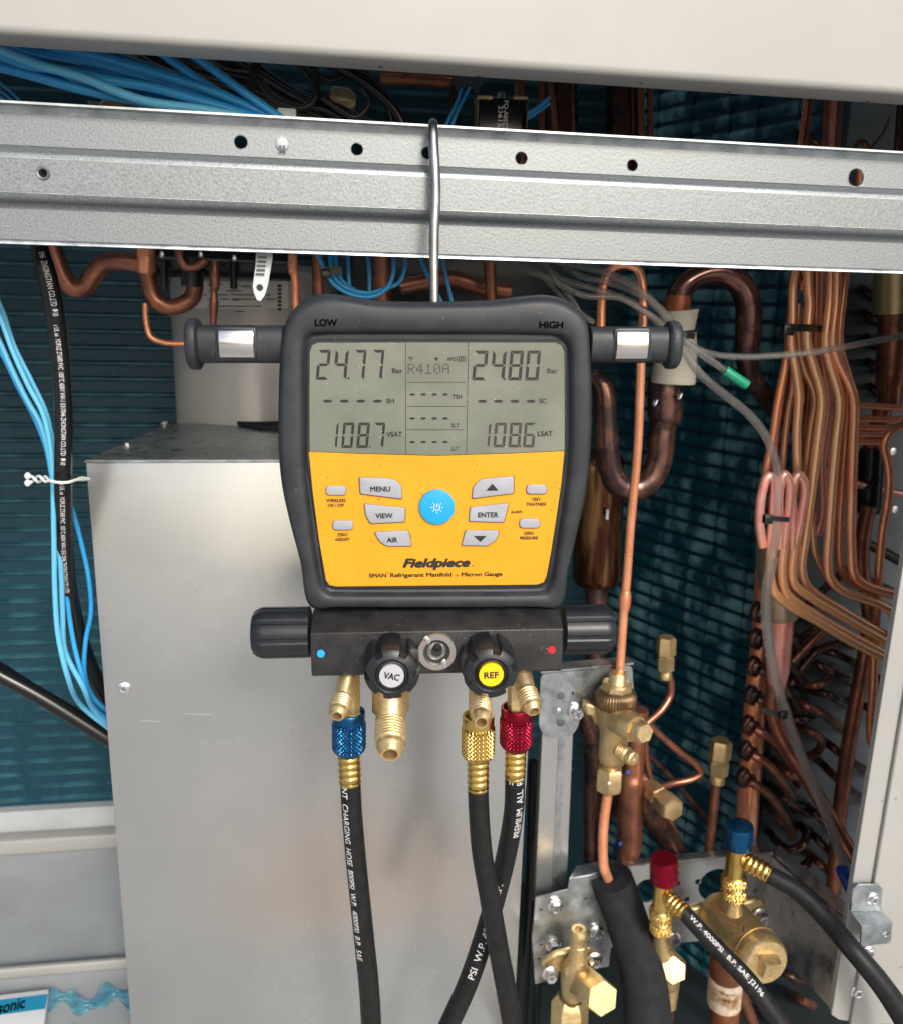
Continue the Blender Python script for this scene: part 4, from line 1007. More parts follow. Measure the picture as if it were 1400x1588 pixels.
def pipe(label, pts, r, Y, m='copperb', group=None, name='copper_pipe', seg=16, n=8): return tube(name, pts, r, Y, M[m], label, PC, group, seg=seg, n=n)
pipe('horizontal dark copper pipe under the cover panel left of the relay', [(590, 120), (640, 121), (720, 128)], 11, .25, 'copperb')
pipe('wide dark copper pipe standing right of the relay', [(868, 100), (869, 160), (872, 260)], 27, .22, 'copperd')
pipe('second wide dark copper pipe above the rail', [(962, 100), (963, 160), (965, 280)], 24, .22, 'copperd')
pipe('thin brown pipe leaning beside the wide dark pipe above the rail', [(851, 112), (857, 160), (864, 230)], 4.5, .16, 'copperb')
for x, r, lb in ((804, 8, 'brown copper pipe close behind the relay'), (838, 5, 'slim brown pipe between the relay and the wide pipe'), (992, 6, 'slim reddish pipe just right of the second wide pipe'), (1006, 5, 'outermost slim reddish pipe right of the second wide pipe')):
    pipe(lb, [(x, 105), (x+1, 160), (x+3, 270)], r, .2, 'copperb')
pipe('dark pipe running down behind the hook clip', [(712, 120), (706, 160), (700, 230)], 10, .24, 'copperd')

# --- below the rail, left
CB = crom([(P(x, y, Y), r*pxs(P(x, y, Y))) for x, y, Y, r in ((52, 340, .06, 12), (62, 385, .06, 12.5), (74, 430, .06, 14.5), (84, 480, .065, 15), (92, 540, .07, 14), (97, 600, .07, 13.5), (99, 660, .07, 13.5), (98, 735, .07, 13), (99, 800, .08, 13), (101, 860, .09, 13), (107, 920, .10, 13), (120, 980, .115, 13), (141, 1040, .13, 13), (168, 1090, .15, 13))], n=8)
t = thing('black_cable', 'thick black printed cable hanging at the left from behind the rail', 'cable', P(80, 500, .07))
mk('sheath', tubeg(CB, 20), M['cable'], t, smooth=60)
mk('lettering', tubetext(CB, '046  ZHONGTIAN CO.,LTD  Φ10', .021, .0052, rad(-2), width=.040), M['white'], t, smooth=0)
mk('lettering', tubetext(CB, 'c UL us  YOPUZ ZT600 PVC  105°C 600V VW-1 E317046 ZHONGTIAN CO.,LTD  Φ10', .067, .0044, rad(5), width=.098), M['white'], t, smooth=0)
mk('lettering', tubetext(CB, 'c UL us  YOPUZ ZT600 PVC  105°C 600V VW-1 E317046 ZHONGTIAN CO.,LTD', .178, .0044, rad(10), width=.095), M['white'], t, smooth=0)
tube('black_cable', [(-40, 1022), (0, 1046), (45, 1070), (90, 1096), (135, 1124), (190, 1158)], 12.5, .17, M['cable'], 'black cable slanting in from the left edge below the blue wires', 'cable', seg=18)
tube('black_cable', [(-40, 1012), (0, 1034), (50, 1066), (100, 1098), (160, 1135)], 7, .185, M['cable'], 'thinner black cable lying behind the slanting one', 'cable', seg=14)
BL = [([(-15, 450), (0, 490), (20, 545), (45, 600), (66, 640), (78, 690), (82, 745), (83, 800), (84, 860), (85, 915), (90, 985), (105, 1050), (128, 1096), (172, 1132)], .075, 4, 'bwire2', 'pale blue wire nearest the viewer beside the black cable'),
      ([(-15, 500), (0, 530), (20, 575), (42, 620), (62, 655), (75, 700), (83, 760), (88, 820), (94, 880), (97, 950), (101, 1010), (128, 1064), (145, 1100), (172, 1127)], .085, 4, 'bwire2', 'pale blue wire behind the nearest one beside the black cable'),
      ([(-15, 520), (5, 552), (28, 600), (52, 645), (70, 690), (80, 740), (86, 790), (98, 870), (108, 960), (117, 1010), (131, 1060), (146, 1098), (174, 1120)], .095, 3.6, 'bwire', 'darker blue wire slipping behind the black cable'),
      ([(70, 660), (88, 720), (112, 790), (128, 850), (138, 900), (141, 950), (133, 993), (131, 1043), (142, 1078), (172, 1108)], .11, 3.6, 'bwire', 'blue wire bowing out on the right of the black cable'),
      ([(-15, 440), (4, 480), (22, 535), (50, 592), (72, 640), (85, 700)], .09, 3.4, 'bwire2', 'short pale blue wire crossing above the others at the left')]
for pts, Y, r, m, lb in BL:
    if pts[-1][1] > 1000: pts = pts[:-2]+[(*pts[-2], .118), (*pts[-1], .14)]
    tube('blue_wire', pts, r, Y, M[m], lb, 'wire', 'blue wires hanging at the left', seg=10)
# white twisted cable tie
t = thing('twisted_tie', 'white twisted cable tie with ball ends round the black cable', 'cable tie', P(98, 744, .05))
for k in (0, 1):
    pts = [(48+i*3.6, 743+4.5*math.cos(i*.95+k*math.pi), .062+.004*math.sin(i*.95+k*math.pi)) for i in range(7)]
    pts += [(78, 745+k, .055), (90, 748, .050), (104, 748, .050), (118, 744, .058), (126, 741+k*3, .068), (138, 743, .085)]
    tube('tie_strand', pts, 2.4, .06, M['whitep'], parent=t, seg=8)
for px, py in ((43, 738), (43, 749)):
    c = P(px, py, .062); r_ = 6*pxs(c); lat('ball_end', c-DX*r_, c+DX*r_, [(6*math.sin(math.pi*i/8), i/8) for i in range(9)], M['whitep'], t, 16, smooth=60)
# copper around the top left
pipe('thick brown copper pipe dipping and rising behind the black cable', [(76, 366), (84, 392), (96, 425), (112, 446), (131, 445), (147, 424), (163, 408), (190, 405), (222, 410)], 14.5, .25, 'copperb')
pipe('thick copper pipe bent into a U left of the grey tank', [(226, 366), (227, 400), (231, 435), (242, 466), (262, 476), (283, 472), (299, 460), (303, 438), (304, 420)], 13, .22, 'copperb')
lat('copper_sleeve', P(226, 372, .2195), P(228, 424, .2195), [(14, 0), (14.6, .2), (14.2, .9), (13, 1)], M['coppero'], None, 20, label='bright braze sleeve on the U shaped copper pipe', cat='fitting')
pipe('thin copper pipe curving right under the U shaped pipe', [(225, 470), (227, 500), (234, 522), (255, 531), (290, 533), (340, 537)], 4.5, .215, 'coppero')
pipe('small bent copper pipe above the U shaped one', [(278, 376), (279, 398), (288, 413), (305, 413), (320, 403)], 6.5, .19, 'copperb')
t = thing('insulated_header', 'black insulated horizontal bar with white screws behind the strap tag', 'bar', P(340, 410, .22))
lat('black_sleeve', P(240, 404, .235), P(452, 412, .235), [(24, 0), (24, 1)], M['cable'], t, 18)
lat('black_cuff', P(298, 400, .2), P(297, 444, .2), [(16, 0), (16, 1)], M['blackpl'], t, 16)
for x, y in ((252, 394), (312, 394), (364, 400)):
    c = P(x, y, .2); lat('screw', P(x, y+5, .2), P(x, y-5, .2), [(4.5, 0), (4.5, .5), (3, 1), (0, 1)], M['zinc'], t, 12)
for x in (254, 362): lat('black_stub', P(x, 402, .21), P(x+1, 448, .21), [(5.5, 0), (5.5, 1)], M['blackpl'], t, 12)
pipe('slim brown copper pipe in front of the grey tank label', [(333, 404, .19, 5), (333, 425, .19, 7.5), (333, 445, .19, 7.5), (332, 452, .19, 5), (332, 470, .19, 7), (331, 505, .19, 5), (330, 560, .19, 5)], 5, .19, 'copperb')
pipe('copper pipe with an orange braze joint right of the strap tag', [(454, 380, .17, 7), (455, 420, .17, 8), (457, 425, .17, 6.5), (459, 480, .17, 6.5)], 7, .17, 'coppero')
pipe('dark copper pipe behind the braze joint right of the strap tag', [(492, 385), (493, 420), (495, 480)], 9, .2, 'copperb')
pipe('reddish vertical pipe behind the loops of blue wire', [(590, 380), (591, 420), (592, 490)], 15, .24, 'copperb')
pipe('dark copper elbow just right of the hook wire below the rail', [(620, 445), (655, 438), (700, 432), (745, 445), (790, 452)], 13, .26, 'copperb')
pipe('dark copper stub near the clear tubes left of the cable tie', [(758, 395), (760, 430), (762, 480)], 9, .23, 'copperb')
# grey tank with a paper label
tc_ = P(398, 560, .36); Rt = 128*pxs(tc_)*.98
t = thing('grey_tank', 'glossy grey cylindrical tank with paper label behind the gauge handle', 'tank', (tc_.x, .36, zf))
cc = Vector((tc_.x, .36+Rt*.15, 0))
zt_ = P(398, 428, .30).z
mk('tank_shell', xf(lathe([(Rt, zf), (Rt, zt_-.01), (Rt*.97, zt_), (Rt*.8, zt_+.012), (0, zt_+.018)], 64), Matrix.Translation(cc)), M['tank'], t, smooth=40)
def ontank(px, py):
    d = ray(px, py); o = CAM-cc; a = d.x**2+d.y**2; b = 2*(d.x*o.x+d.y*o.y); c = o.x**2+o.y**2-(Rt*1.004)**2
    return CAM+d*((-b-math.sqrt(max(b*b-4*a*c, 0)))/(2*a))
def tpatch(x0, y0, x1, y1, m, nm, k=8, th=.0):
    v = []
    for i in range(k+1):
        for y in (y0, y1):
            p = ontank(x0+(x1-x0)*i/k, y); v.append(p-YV*th)
    mk(nm, (v, [(2*i, 2*i+1, 2*i+3, 2*i+2) for i in range(k)], False), m, t, smooth=60)
tpatch(303, 436, 447, 478, M['paper'], 'paper_label')
for x0, x1, y in ((322, 345, 440), (352, 375, 450), (322, 428, 463), (322, 405, 474), (360, 372, 441), (375, 390, 443), (360, 371, 464), (365, 380, 482), (316, 420, 456), (322, 335, 450)):
    tpatch(x0, y, x1, y+1.6, M['ink'], 'label_print', 4, .0003)
for y in (441, 447, 453, 459, 465, 471, 477): tpatch(431, y, 437, y+4, M['ink'], 'label_print', 2, .0003)
# blue wire loops in the middle
LP = [([(490, 385), (498, 404), (506, 422), (519, 441), (544, 456), (574, 460), (597, 450), (609, 428), (611, 385)], 'blue wire loop hanging lowest below the rail'),
      ([(512, 385), (514, 412), (522, 434), (542, 448), (570, 454), (595, 448), (618, 438), (627, 418), (628, 388)], 'blue wire loop reaching furthest right below the rail'),
      ([(521, 385), (522, 410), (532, 436), (556, 452), (585, 455), (604, 444)], 'inner blue wire loop below the rail'),
      ([(540, 385), (541, 420), (543, 454)], 'left straight blue wire crossing the loops below the rail'),
      ([(569, 385), (573, 420), (573, 458)], 'right straight blue wire crossing the loops below the rail'),
      ([(648, 385), (660, 420), (672, 445), (690, 478)], 'blue wire slanting down just left of the hook wire'),
      ([(684, 388), (692, 430), (703, 478)], 'blue wire slanting down just right of the hook wire')]
for i, (pts, lb) in enumerate(LP): tube('blue_wire', pts, 3.4, .05+.004*i, M['bwire'], lb, 'wire', 'blue wire loops below the rail', seg=10)
tie('cable_tie', [(498, 424), (510, 420), (531, 419)], 6, .046, 'blackpl', 'black cable tie round the blue wire loops', (505, 424, 7))
# dark clutter between the wires
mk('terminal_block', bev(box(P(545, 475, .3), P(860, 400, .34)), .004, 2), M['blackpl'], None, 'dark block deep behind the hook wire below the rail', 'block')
# --- clear vinyl tubes
CL = [([(742, 396), (800, 414), (860, 436), (905, 458), (960, 462), (1010, 490), (1052, 520)], 6, .06, 'uppermost slack clear tube reaching the handle end'),
      ([(752, 392), (790, 400), (840, 428), (880, 470), (920, 500)], 5, .07, 'clear tube dropping early behind the gauge'),
      ([(845, 398), (880, 408), (930, 420), (985, 445), (1030, 486), (1058, 524)], 7, .055, 'broad clear tube curving over the tall copper loop'),
      ([(860, 402), (900, 428), (950, 440), (1000, 462), (1040, 500), (1060, 528)], 6, .07, 'clear tube running second in the curved group'),
      ([(830, 398), (870, 432), (920, 448), (975, 466), (1020, 500), (1052, 532)], 6, .075, 'clear tube lying lowest in the curved group'),
      ([(835, 395), (860, 430), (890, 470), (905, 500)], 5, .065, 'clear tube falling straight behind the gauge top')]
for pts, r, Y, lb in CL: tube('clear_tube', pts, r*.85, Y, M['clear'], lb, 'tube', 'clear tubes gathered at the right handle', seg=12)
tube('clear_tube', [(1052, 522), (1075, 538), (1105, 549), (1150, 553), (1205, 551), (1260, 546), (1303, 539), (1350, 530), (1430, 514)], 5.2, .085, M['clear'], 'clear tube crossing behind the capillary pipes to the right edge', 'tube')
t = thing('clear_tube', 'short clear tube closed by a green cap', 'tube', P(1052, 520, .075))
tube('tube_wall', [(1052, 520), (1070, 536), (1092, 552), (1128, 577)], 5.5, .075, M['clear'], parent=t)
lat('end_cap', P(1123, 574, .075), P(1157, 597, .075), [(7.5, 0), (8.2, .05), (8.2, 1), (0, 1)], M['greencap'], t, 18)
LT = [(1050, 520, .08), (1062, 545, .08), (1084, 578, .08), (1118, 608, .085), (1160, 642, .09), (1189, 680, .095), (1204, 727, .10), (1206, 771, .10), (1203, 827, .10), (1197, 866, .10), (1187, 913, .105), (1187, 966, .11), (1194, 1020, .11), (1204, 1065, .11), (1216, 1104, .11), (1240, 1172, .11), (1280, 1266, .10), (1312, 1352, .09)]
LTp = crom(pp(LT, 6.8), n=8)
t = thing('clear_tube', 'long clear tube falling past the capillary pipes to its blue cap', 'tube', LTp[0][0])
mk('tube_wall', tubeg(LTp, 14), M['clear'], t, smooth=60)
LT2 = crom(pp([(x+5, y, Y+.006) for x, y, Y in LT[9:]], 5), n=8)
mk('clear_tube', tubeg(LT2, 12), M['clear'], None, 'slimmer clear tube beside the long one above the blue cap', 'tube', smooth=60)
lat('end_cap', P(1305, 1347, .09), P(1324, 1388, .088), [(9, 0), (10, .05), (10, 1), (0, 1)], M['bluecap'], t, 18)
tie('cable_tie', [(1183, 802, .092), (1200, 804, .092), (1223, 806, .094)], 4, .092, 'blackpl', 'black cable tie holding the clear tube to pink copper bends', (1190, 805, 7))
tie('cable_tie', [(1181, 1101, .10), (1198, 1106, .10), (1214, 1110, .10)], 4, .1, 'blackpl', 'black cable tie on the clear tube above the diagonal pipe', (1214, 1109, 6))
tie('cable_tie', [(1212, 510, .12), (1240, 508, .12), (1275, 510, .14)], 5.5, .12, 'blackpl', 'black cable tie round the capillary pipes near the rail', (1221, 511, 9))
tie('cable_tie', [(1048, 518, .055), (1062, 519, .052), (1076, 521, .06)], 5, .05, 'blackpl', 'black cable tie strapping clear tubes to the cream sleeve')

# --- right of the gauge
lp5 = pp([(930, 560, .10), (931, 504, .10), (935, 440, .10), (943, 420, .10), (958, 411, .10), (975, 411, .10), (989, 419, .10), (995, 440, .10), (996, 504, .10), (993, 567, .10), (988, 697, .11), (978, 805, .115), (971, 900, .12), (968, 930, .12), (965, 970, .12), (960, 1046, .12)], 7)
l5 = crom(lp5, n=8)
t = thing('copper_loop_pipe', 'bright copper pipe arching under the rail and running down to the brass valve', 'pipe', P(960, 1046, .12))
mk('pipe_tube', tubeg(l5, 16), M['copper'], t, smooth=60)
lat('braze_joint', P(969.5, 916, .12), P(967, 946, .12), [(7.4, 0), (9.5, .25), (9.6, .7), (8, 1)], M['coppero'], t, 18)
mk('handwriting', tubetext([(p, r) for p, r in l5[60:]], '5mm', .002, .0075, rad(0)), M['ink'], t, smooth=0)
pipe('big copper U bend arching under the rail right of the handle', [(1047, 500, .17, 20), (1049, 472, .17, 20), (1060, 444, .17, 18), (1086, 427, .17, 17), (1117, 423, .17, 18), (1146, 439, .17, 19), (1159, 468, .17, 20), (1160, 511, .17, 20), (1158, 550, .175, 18), (1163, 580, .18, 15), (1185, 612, .19, 15), (1215, 650, .20, 14)], 19, .17, 'copperd')
lat('braze_band', P(1047, 492, .1695), P(1051, 458, .1695), [(21, 0), (21.2, .5), (19.5, 1)], M['insp'], None, 24, label='orange painted band at the left foot of the big U bend', cat='band')
t = thing('cream_sleeve', 'cream plastic sleeve clamped round the dark pipe behind the handle', 'sleeve', P(1048, 560, .15))
lat('upper_collar', P(1052, 512, .155), P(1052, 481, .155), [(24, 0), (25, .2), (30, 1), (22, 1), (21, .9)], M['cream'], t, 32)
lat('lower_collar', P(1043, 594, .155), P(1051, 514, .155), [(33, 0), (34, .05), (31, .7), (27, 1)], M['cream'], t, 32)
pipe('dark copper trap pipe with swollen neck below the cream sleeve', [(1030, 580, .165, 25), (1030, 610, .165, 27), (1030, 646, .165, 27), (1028, 657, .165, 22), (1027, 664, .165, 20.5), (1025, 680, .165, 21), (1022, 712, .165, 20), (1008, 743, .165, 20), (985, 757, .165, 20), (960, 752, .165, 20), (946, 728, .165, 19), (940, 690, .165, 19), (938, 640, .165, 18), (934, 600, .165, 16), (920, 580, .17, 14)], 20, .165, 'copperd')
for q in ((1015, 624), (1053, 614)):
    c = P(*q, .146); k = pxs(c); mk('solder_fleck', xf(lathe([(4.5*k*math.sin(math.pi*i/8)*(1+.3*(i % 2)), -4*k*math.cos(math.pi*i/8)) for i in range(9)], 9, 0, lambda r, a, z, j: r*(1+.3*math.sin(a*3))), basis(c, c+XV-ZV*.4)), M['zinc'], None, 'left silver solder fleck on the dark trap pipe' if q[0] < 1030 else 'right silver solder fleck on the dark trap pipe', 'solder')
t = thing('accumulator', 'dark iridescent metal accumulator cylinder beside the gauge', 'cylinder', P(925, 910, .22))
lat('shell', P(929, 700, .22), P(924, 908, .22), [(30, 0), (38, .06), (39, .12), (39, .93), (34, .98), (22, 1)], M['tankg'], t, 32)
lat('outlet_pipe', P(924, 904, .22), P(918, 1330, .22), [(17, 0), (18, .02), (16, .1), (16, 1)], M['copperd'], t, 20)
lat('rating_plate', P(941, 790, .19), P(940, 805, .19), [(3, 0), (3, 1)], M['galv3'], t, 4, rad(45))

# capillary pipes
CG = 'thin copper capillary pipes falling from behind the rail'
CP = [
 ([(1254, 380), (1253, 445), (1255, 470), (1251, 527), (1257, 552), (1271, 598), (1274, 620), (1269, 672), (1259, 755), (1249, 830), (1243, 880), (1249, 905), (1266, 922), (1300, 943), (1340, 967), (1400, 1000)], 6.4, .14, 'copperg', 'goldish capillary pipe kinked below the tie and bending off lowest but one'),
 ([(1291, 380), (1286, 468), (1280, 532), (1286, 560), (1300, 607), (1302, 629), (1296, 690), (1290, 760), (1286, 820), (1283, 872), (1287, 896), (1305, 915), (1335, 927), (1366, 938), (1385, 952), (1390, 990)], 6.4, .135, 'copperg', 'broad goldish capillary pipe in the middle of the bunch'),
 ([(1299, 380), (1296, 468), (1291, 527), (1297, 553), (1318, 597), (1324, 620), (1323, 685), (1321, 760), (1320, 848), (1325, 892), (1342, 907), (1390, 922)], 6.4, .13, 'copper', 'rightmost bright capillary pipe of the kinked bunch'),
 ([(1317, 380), (1308, 450), (1301, 520), (1304, 548), (1318, 592), (1326, 620)], 5.5, .145, 'copper', 'bright orange capillary pipe slanting in at the right of the bunch'),
 ([(1305, 560), (1312, 600), (1314, 627), (1311, 680), (1305, 760), (1302, 806), (1302, 870), (1309, 893), (1330, 908), (1395, 926)], 5.5, .15, 'coppero', 'orange capillary pipe just left of the rightmost one'),
 ([(1276, 380), (1273, 468), (1271, 536), (1279, 580), (1285, 618), (1281, 660), (1274, 705), (1275, 760), (1275, 798), (1266, 830)], 6, .165, 'copperp', 'dark pink capillary pipe ending behind the middle of the bunch'),
 ([(1233, 418), (1229, 445), (1228, 491), (1226, 530), (1234, 578), (1238, 615), (1235, 672), (1236, 725), (1237, 770)], 6, .15, 'copperg', 'brownish gold capillary pipe below the tie head'),
 ([(1221, 510), (1222, 535), (1215, 575), (1205, 627), (1198, 675), (1188, 725), (1181, 775), (1178, 808), (1181, 845)], 5.5, .16, 'coppero', 'leftmost capillary pipe fanning out to the funnel'),
 ([(1238, 470), (1239, 536), (1247, 572), (1261, 604), (1263, 630), (1257, 665), (1250, 740), (1258, 810), (1264, 860), (1280, 890)], 5, .16, 'copperg', 'narrow capillary pipe just left of the kinked gold one'),
 ([(1231, 540), (1229, 597), (1222, 640), (1215, 700), (1211, 760)], 4.5, .17, 'copperg', 'narrow goldish capillary pipe in the left fan'),
 ([(1224, 540), (1216, 600), (1206, 660), (1200, 720), (1197, 760)], 4.5, .175, 'copperb', 'narrow brown capillary pipe in the left fan'),
 ([(1267, 380), (1266, 470), (1265, 560), (1266, 600)], 4.5, .16, 'coppero', 'slim reddish capillary pipe between the kinked ones'),
 ([(1246, 380), (1247, 410), (1243, 450)], 4.5, .15, 'coppero', 'short capillary pipe at the rail left of the kinked gold one'),
 ([(1228, 380), (1231, 420), (1226, 470), (1222, 512)], 5, .155, 'copperb', 'leftmost capillary pipe above the tie head'),
 ([(1232, 440), (1240, 432), (1250, 436), (1254, 450)], 4.5, .15, 'copperb', 'small arched pipe joining two capillary pipes under the rail'),
 ([(1281, 380), (1277, 440), (1274, 520)], 4.5, .17, 'copper', 'bright slim capillary pipe behind the broad gold one'),
 ([(1256, 560), (1251, 640), (1243, 700), (1240, 760)], 4.5, .18, 'copperb', 'brown capillary pipe deep behind the kinked bunch'),
 ([(1290, 640), (1282, 700), (1272, 780), (1262, 822)], 5.5, .172, 'copperp', 'pink capillary pipe bowing behind the broad gold one'),
 ([(1241, 575), (1244, 600), (1249, 630), (1262, 650), (1285, 660)], 5, .185, 'coppero', 'capillary pipe curving right behind the bunch at its middle'),
 # pink bends into the funnel
 ([(1182, 848), (1177, 812), (1180, 768), (1190, 739), (1199, 744), (1199, 780), (1194, 850), (1193, 890), (1200, 918), (1222, 938), (1270, 965), (1322, 996), (1400, 1034)], 6.2, .13, 'pinkbend', 'pink copper bend nearest the clear tube running out lowest'),
 ([(1209, 850), (1207, 800), (1208, 760), (1215, 736), (1223, 745), (1223, 782), (1215, 840), (1212, 895), (1220, 921), (1260, 951), (1310, 980), (1400, 1028)], 6.2, .132, 'pinkbend', 'middle one of the pink copper bends above the funnel'),
 ([(1228, 850), (1229, 800), (1228, 760), (1237, 736), (1247, 750), (1241, 804), (1232, 845), (1227, 885), (1232, 907), (1256, 926), (1312, 960), (1400, 1010)], 6.2, .134, 'pinkbend', 'right one of the pink copper bends above the funnel')]
for pts, r, Y, m, lb in CP: tube('capillary_pipe', pts, r*1.17, Y, M[m], lb, PC, CG, seg=14, n=7)
for i, (y, y2, x2, lb) in enumerate(((627, 634, 1430, 'top'), (649, 651, 1430, 'second'), (662, 664, 1430, 'third'), (673, 673, 1380, 'fourth'), (685, 683, 1370, 'lowest'))):
    pipe(f'{lb} of the short level copper pipes leading to the right edge', [(1325, y, .17), (1370, (y+y2)/2, .17), (x2, y2, .17)], 5.2, .17, 'coppero', 'level copper pipes at the right', name='level_pipe')
pipe('S shaped copper pipe standing by the right edge', [(1430, 652, .13), (1400, 659, .13), (1379, 672, .13), (1371, 690, .13), (1376, 714, .13), (1379, 740, .13), (1376, 780, .13), (1369, 820, .13), (1364, 870, .13), (1360, 930, .14), (1356, 1000, .15), (1354, 1060, .15), (1350, 1120, .15), (1351, 1150, .15), (1362, 1170, .15)], 6.5, .13, 'coppero')
t = thing('brass_muffler', 'brass sleeved copper riser at the right edge below the rail', 'pipe', P(1388, 500, .2))
lat('brass_sleeve', P(1392, 380, .2), P(1390, 484, .2), [(34, 0), (34, 1), (22, 1)], M['brass'], t, 28)
lat('riser', P(1390, 480, .2), P(1378, 630, .2), [(24, 0), (25, .3), (22, .75), (19, .78), (18, 1)], M['copperb'], t, 24)
lat('lower_riser', P(1372, 625, .21), P(1350, 700, .21), [(14, 0), (13, 1)], M['copperb'], t, 20)
lat('black_sleeve', P(1352, 694, .205), P(1346, 795, .205), [(17, 0), (19, .1), (19, .9), (17, 1)], M['cable'], t, 20)
pipe('brown riser pipe descending below the black sleeve', [(1347, 785), (1338, 830), (1336, 880), (1343, 920), (1348, 960), (1342, 1010), (1333, 1060), (1318, 1142), (1302, 1262), (1290, 1400), (1280, 1480)], 11, .19, 'copperb')
pipe('pink painted pipe crossing left of the right edge', [(1300, 744), (1325, 750), (1352, 757), (1430, 772)], 6, .2, 'copperp')
tie('cable_tie', [(1340, 762, .19), (1352, 750, .19), (1362, 742, .19)], 4, .19, 'blackpl', 'black cable tie crossing the pink painted pipe')
for pts, r, lb in (([(1335, 838), (1370, 856), (1400, 872), (1430, 880)], 8, 'black sleeved pipe end above the diagonal capillaries'), ([(1345, 900), (1375, 915), (1400, 925)], 8, 'lower black sleeved pipe end by the post')):
    pipe(lb, pts, r, .24, 'cable', name='sleeved_pipe')
# funnel-shaped distributor and the pink pipe
t = thing('distributor', 'silvery solder funnel collecting the pink copper bends', 'fitting', P(1210, 900, .15))
lat('funnel', P(1205, 838, .155), P(1212, 957, .155), [(24, 0), (33, .03), (33, .35), (29, .7), (27, .97), (25, 1), (18, 1)], M['fun'], t, 32)
lat('outlet', P(1212, 956, .155), P(1203, 1075, .155), [(18, 0), (18.5, .05), (18, .7), (15, .85), (12, 1)], M['copperp'], t, 24)
pipe('long tan copper pipe slanting down to the post behind the clear tube', [(1200, 1060, .155), (1196, 1090, .155), (1206, 1131, .155), (1247, 1199, .15), (1297, 1285, .14), (1345, 1365, .12)], 11.5, .15, 'copperb')
# header with collars and return bends
t = thing('header_pipe', 'vertical copper header pipe with dark braze collars at the coil edge', 'pipe', P(1160, 1250, .2))
hd = crom(pp([(1190, 850, .2), (1182, 980, .2), (1172, 1080, .2), (1164, 1180, .2), (1158, 1260, .2), (1152, 1360, .2), (1146, 1480, .2)], 17), n=8)
mk('pipe_tube', tubeg(hd, 24), M['coppero'], t, smooth=60)
HC = [(1184, 955), (1181, 997), (1177, 1040), (1174, 1085), (1169, 1132), (1165, 1172), (1161, 1214)]
for x, y in HC:
    c = P(x+4, y, .183); r_ = 1; lat('braze_collar', c+YV*.014, c+YV*.003+XV*.002, [(18.5, 0), (18.5, .3), (17.5, .52), (14.5, .60), (10, .66), (8, .95)], M['copperd'], t, 24, smooth=60)
for i, (x, y) in enumerate(HC):
    pp_ = [(x+2, y, .175), (x+12, y+4, .172), (x+28, y+16, .175), (x+44, y+36, .18), (x+58, y+60, .20), (x+68, y+84, .26)]
    tube('stub_tube', pp_, 6.8, .18, M['copperb' if i > 3 else 'copperd'], parent=t, seg=12)
# hairpin return bends on the end plate
RB = [[(1240, 1052), (1247, 1060), (1265, 1063), (1283, 1052), (1291, 1036)], [(1240, 1066), (1262, 1072), (1282, 1077), (1300, 1086), (1313, 1094)], [(1214, 1072), (1230, 1086), (1252, 1096), (1268, 1104), (1290, 1118), (1307, 1131)],
      [(1214, 1114), (1232, 1117), (1250, 1115), (1268, 1106)], [(1226, 1124), (1240, 1130), (1258, 1136), (1273, 1148), (1267, 1166), (1244, 1176)], [(1276, 1148), (1292, 1160), (1315, 1178), (1350, 1198)],
      [(1205, 1184), (1220, 1199), (1236, 1206), (1254, 1214)], [(1272, 1182), (1288, 1198), (1306, 1215), (1324, 1229), (1346, 1242)], [(1195, 1294), (1207, 1308), (1226, 1318), (1244, 1310), (1250, 1292), (1240, 1280)],
      [(1256, 1290), (1268, 1302), (1284, 1318), (1300, 1330)], [(1252, 1325), (1270, 1338), (1286, 1352), (1300, 1366)], [(1252, 1250), (1264, 1262), (1280, 1276), (1290, 1290)], [(1200, 1222), (1216, 1238), (1236, 1252), (1254, 1262)],
      [(1248, 1020), (1270, 1032), (1296, 1046), (1320, 1058)], [(1256, 1006), (1290, 1012), (1318, 1024), (1344, 1036)], [(1240, 990), (1262, 976), (1280, 968)], [(1270, 960), (1296, 980), (1320, 1000)], [(1340, 1040), (1362, 1052), (1390, 1060)],
      [(1330, 1090), (1356, 1102), (1390, 1112)], [(1196, 1252), (1210, 1270), (1228, 1284)], [(1210, 1340), (1230, 1348), (1248, 1342), (1256, 1326)], [(1222, 1380), (1240, 1400), (1262, 1412)], [(1262, 1382), (1284, 1396), (1300, 1410)],
      [(1206, 1500), (1222, 1512), (1240, 1522), (1252, 1512)], [(1226, 1540), (1244, 1552), (1262, 1560)], [(1180, 1560), (1200, 1572), (1224, 1580)], [(1236, 1475), (1256, 1490), (1274, 1500)]]
RB.sort(key=lambda q: min(p[1] for p in q))
for i, pts in enumerate(RB):
    n_ = len(pts); q = [(x, y, .245-.045*math.sin(math.pi*k/(n_-1))) for k, (x, y) in enumerate(pts)]
    q = [(pts[0][0]-3, pts[0][1]-2, .30)]+q+[(pts[-1][0]+3, pts[-1][1]+1, .30)]
    tube('return_bend', q, 6.6, .24, M[('copperd', 'copperb', 'copperd')[i % 3]], ORD[i]+' from the top of the copper return bends right of the header pipe', 'pipe bend', 'return bends on the coil end plate', seg=12, n=6)
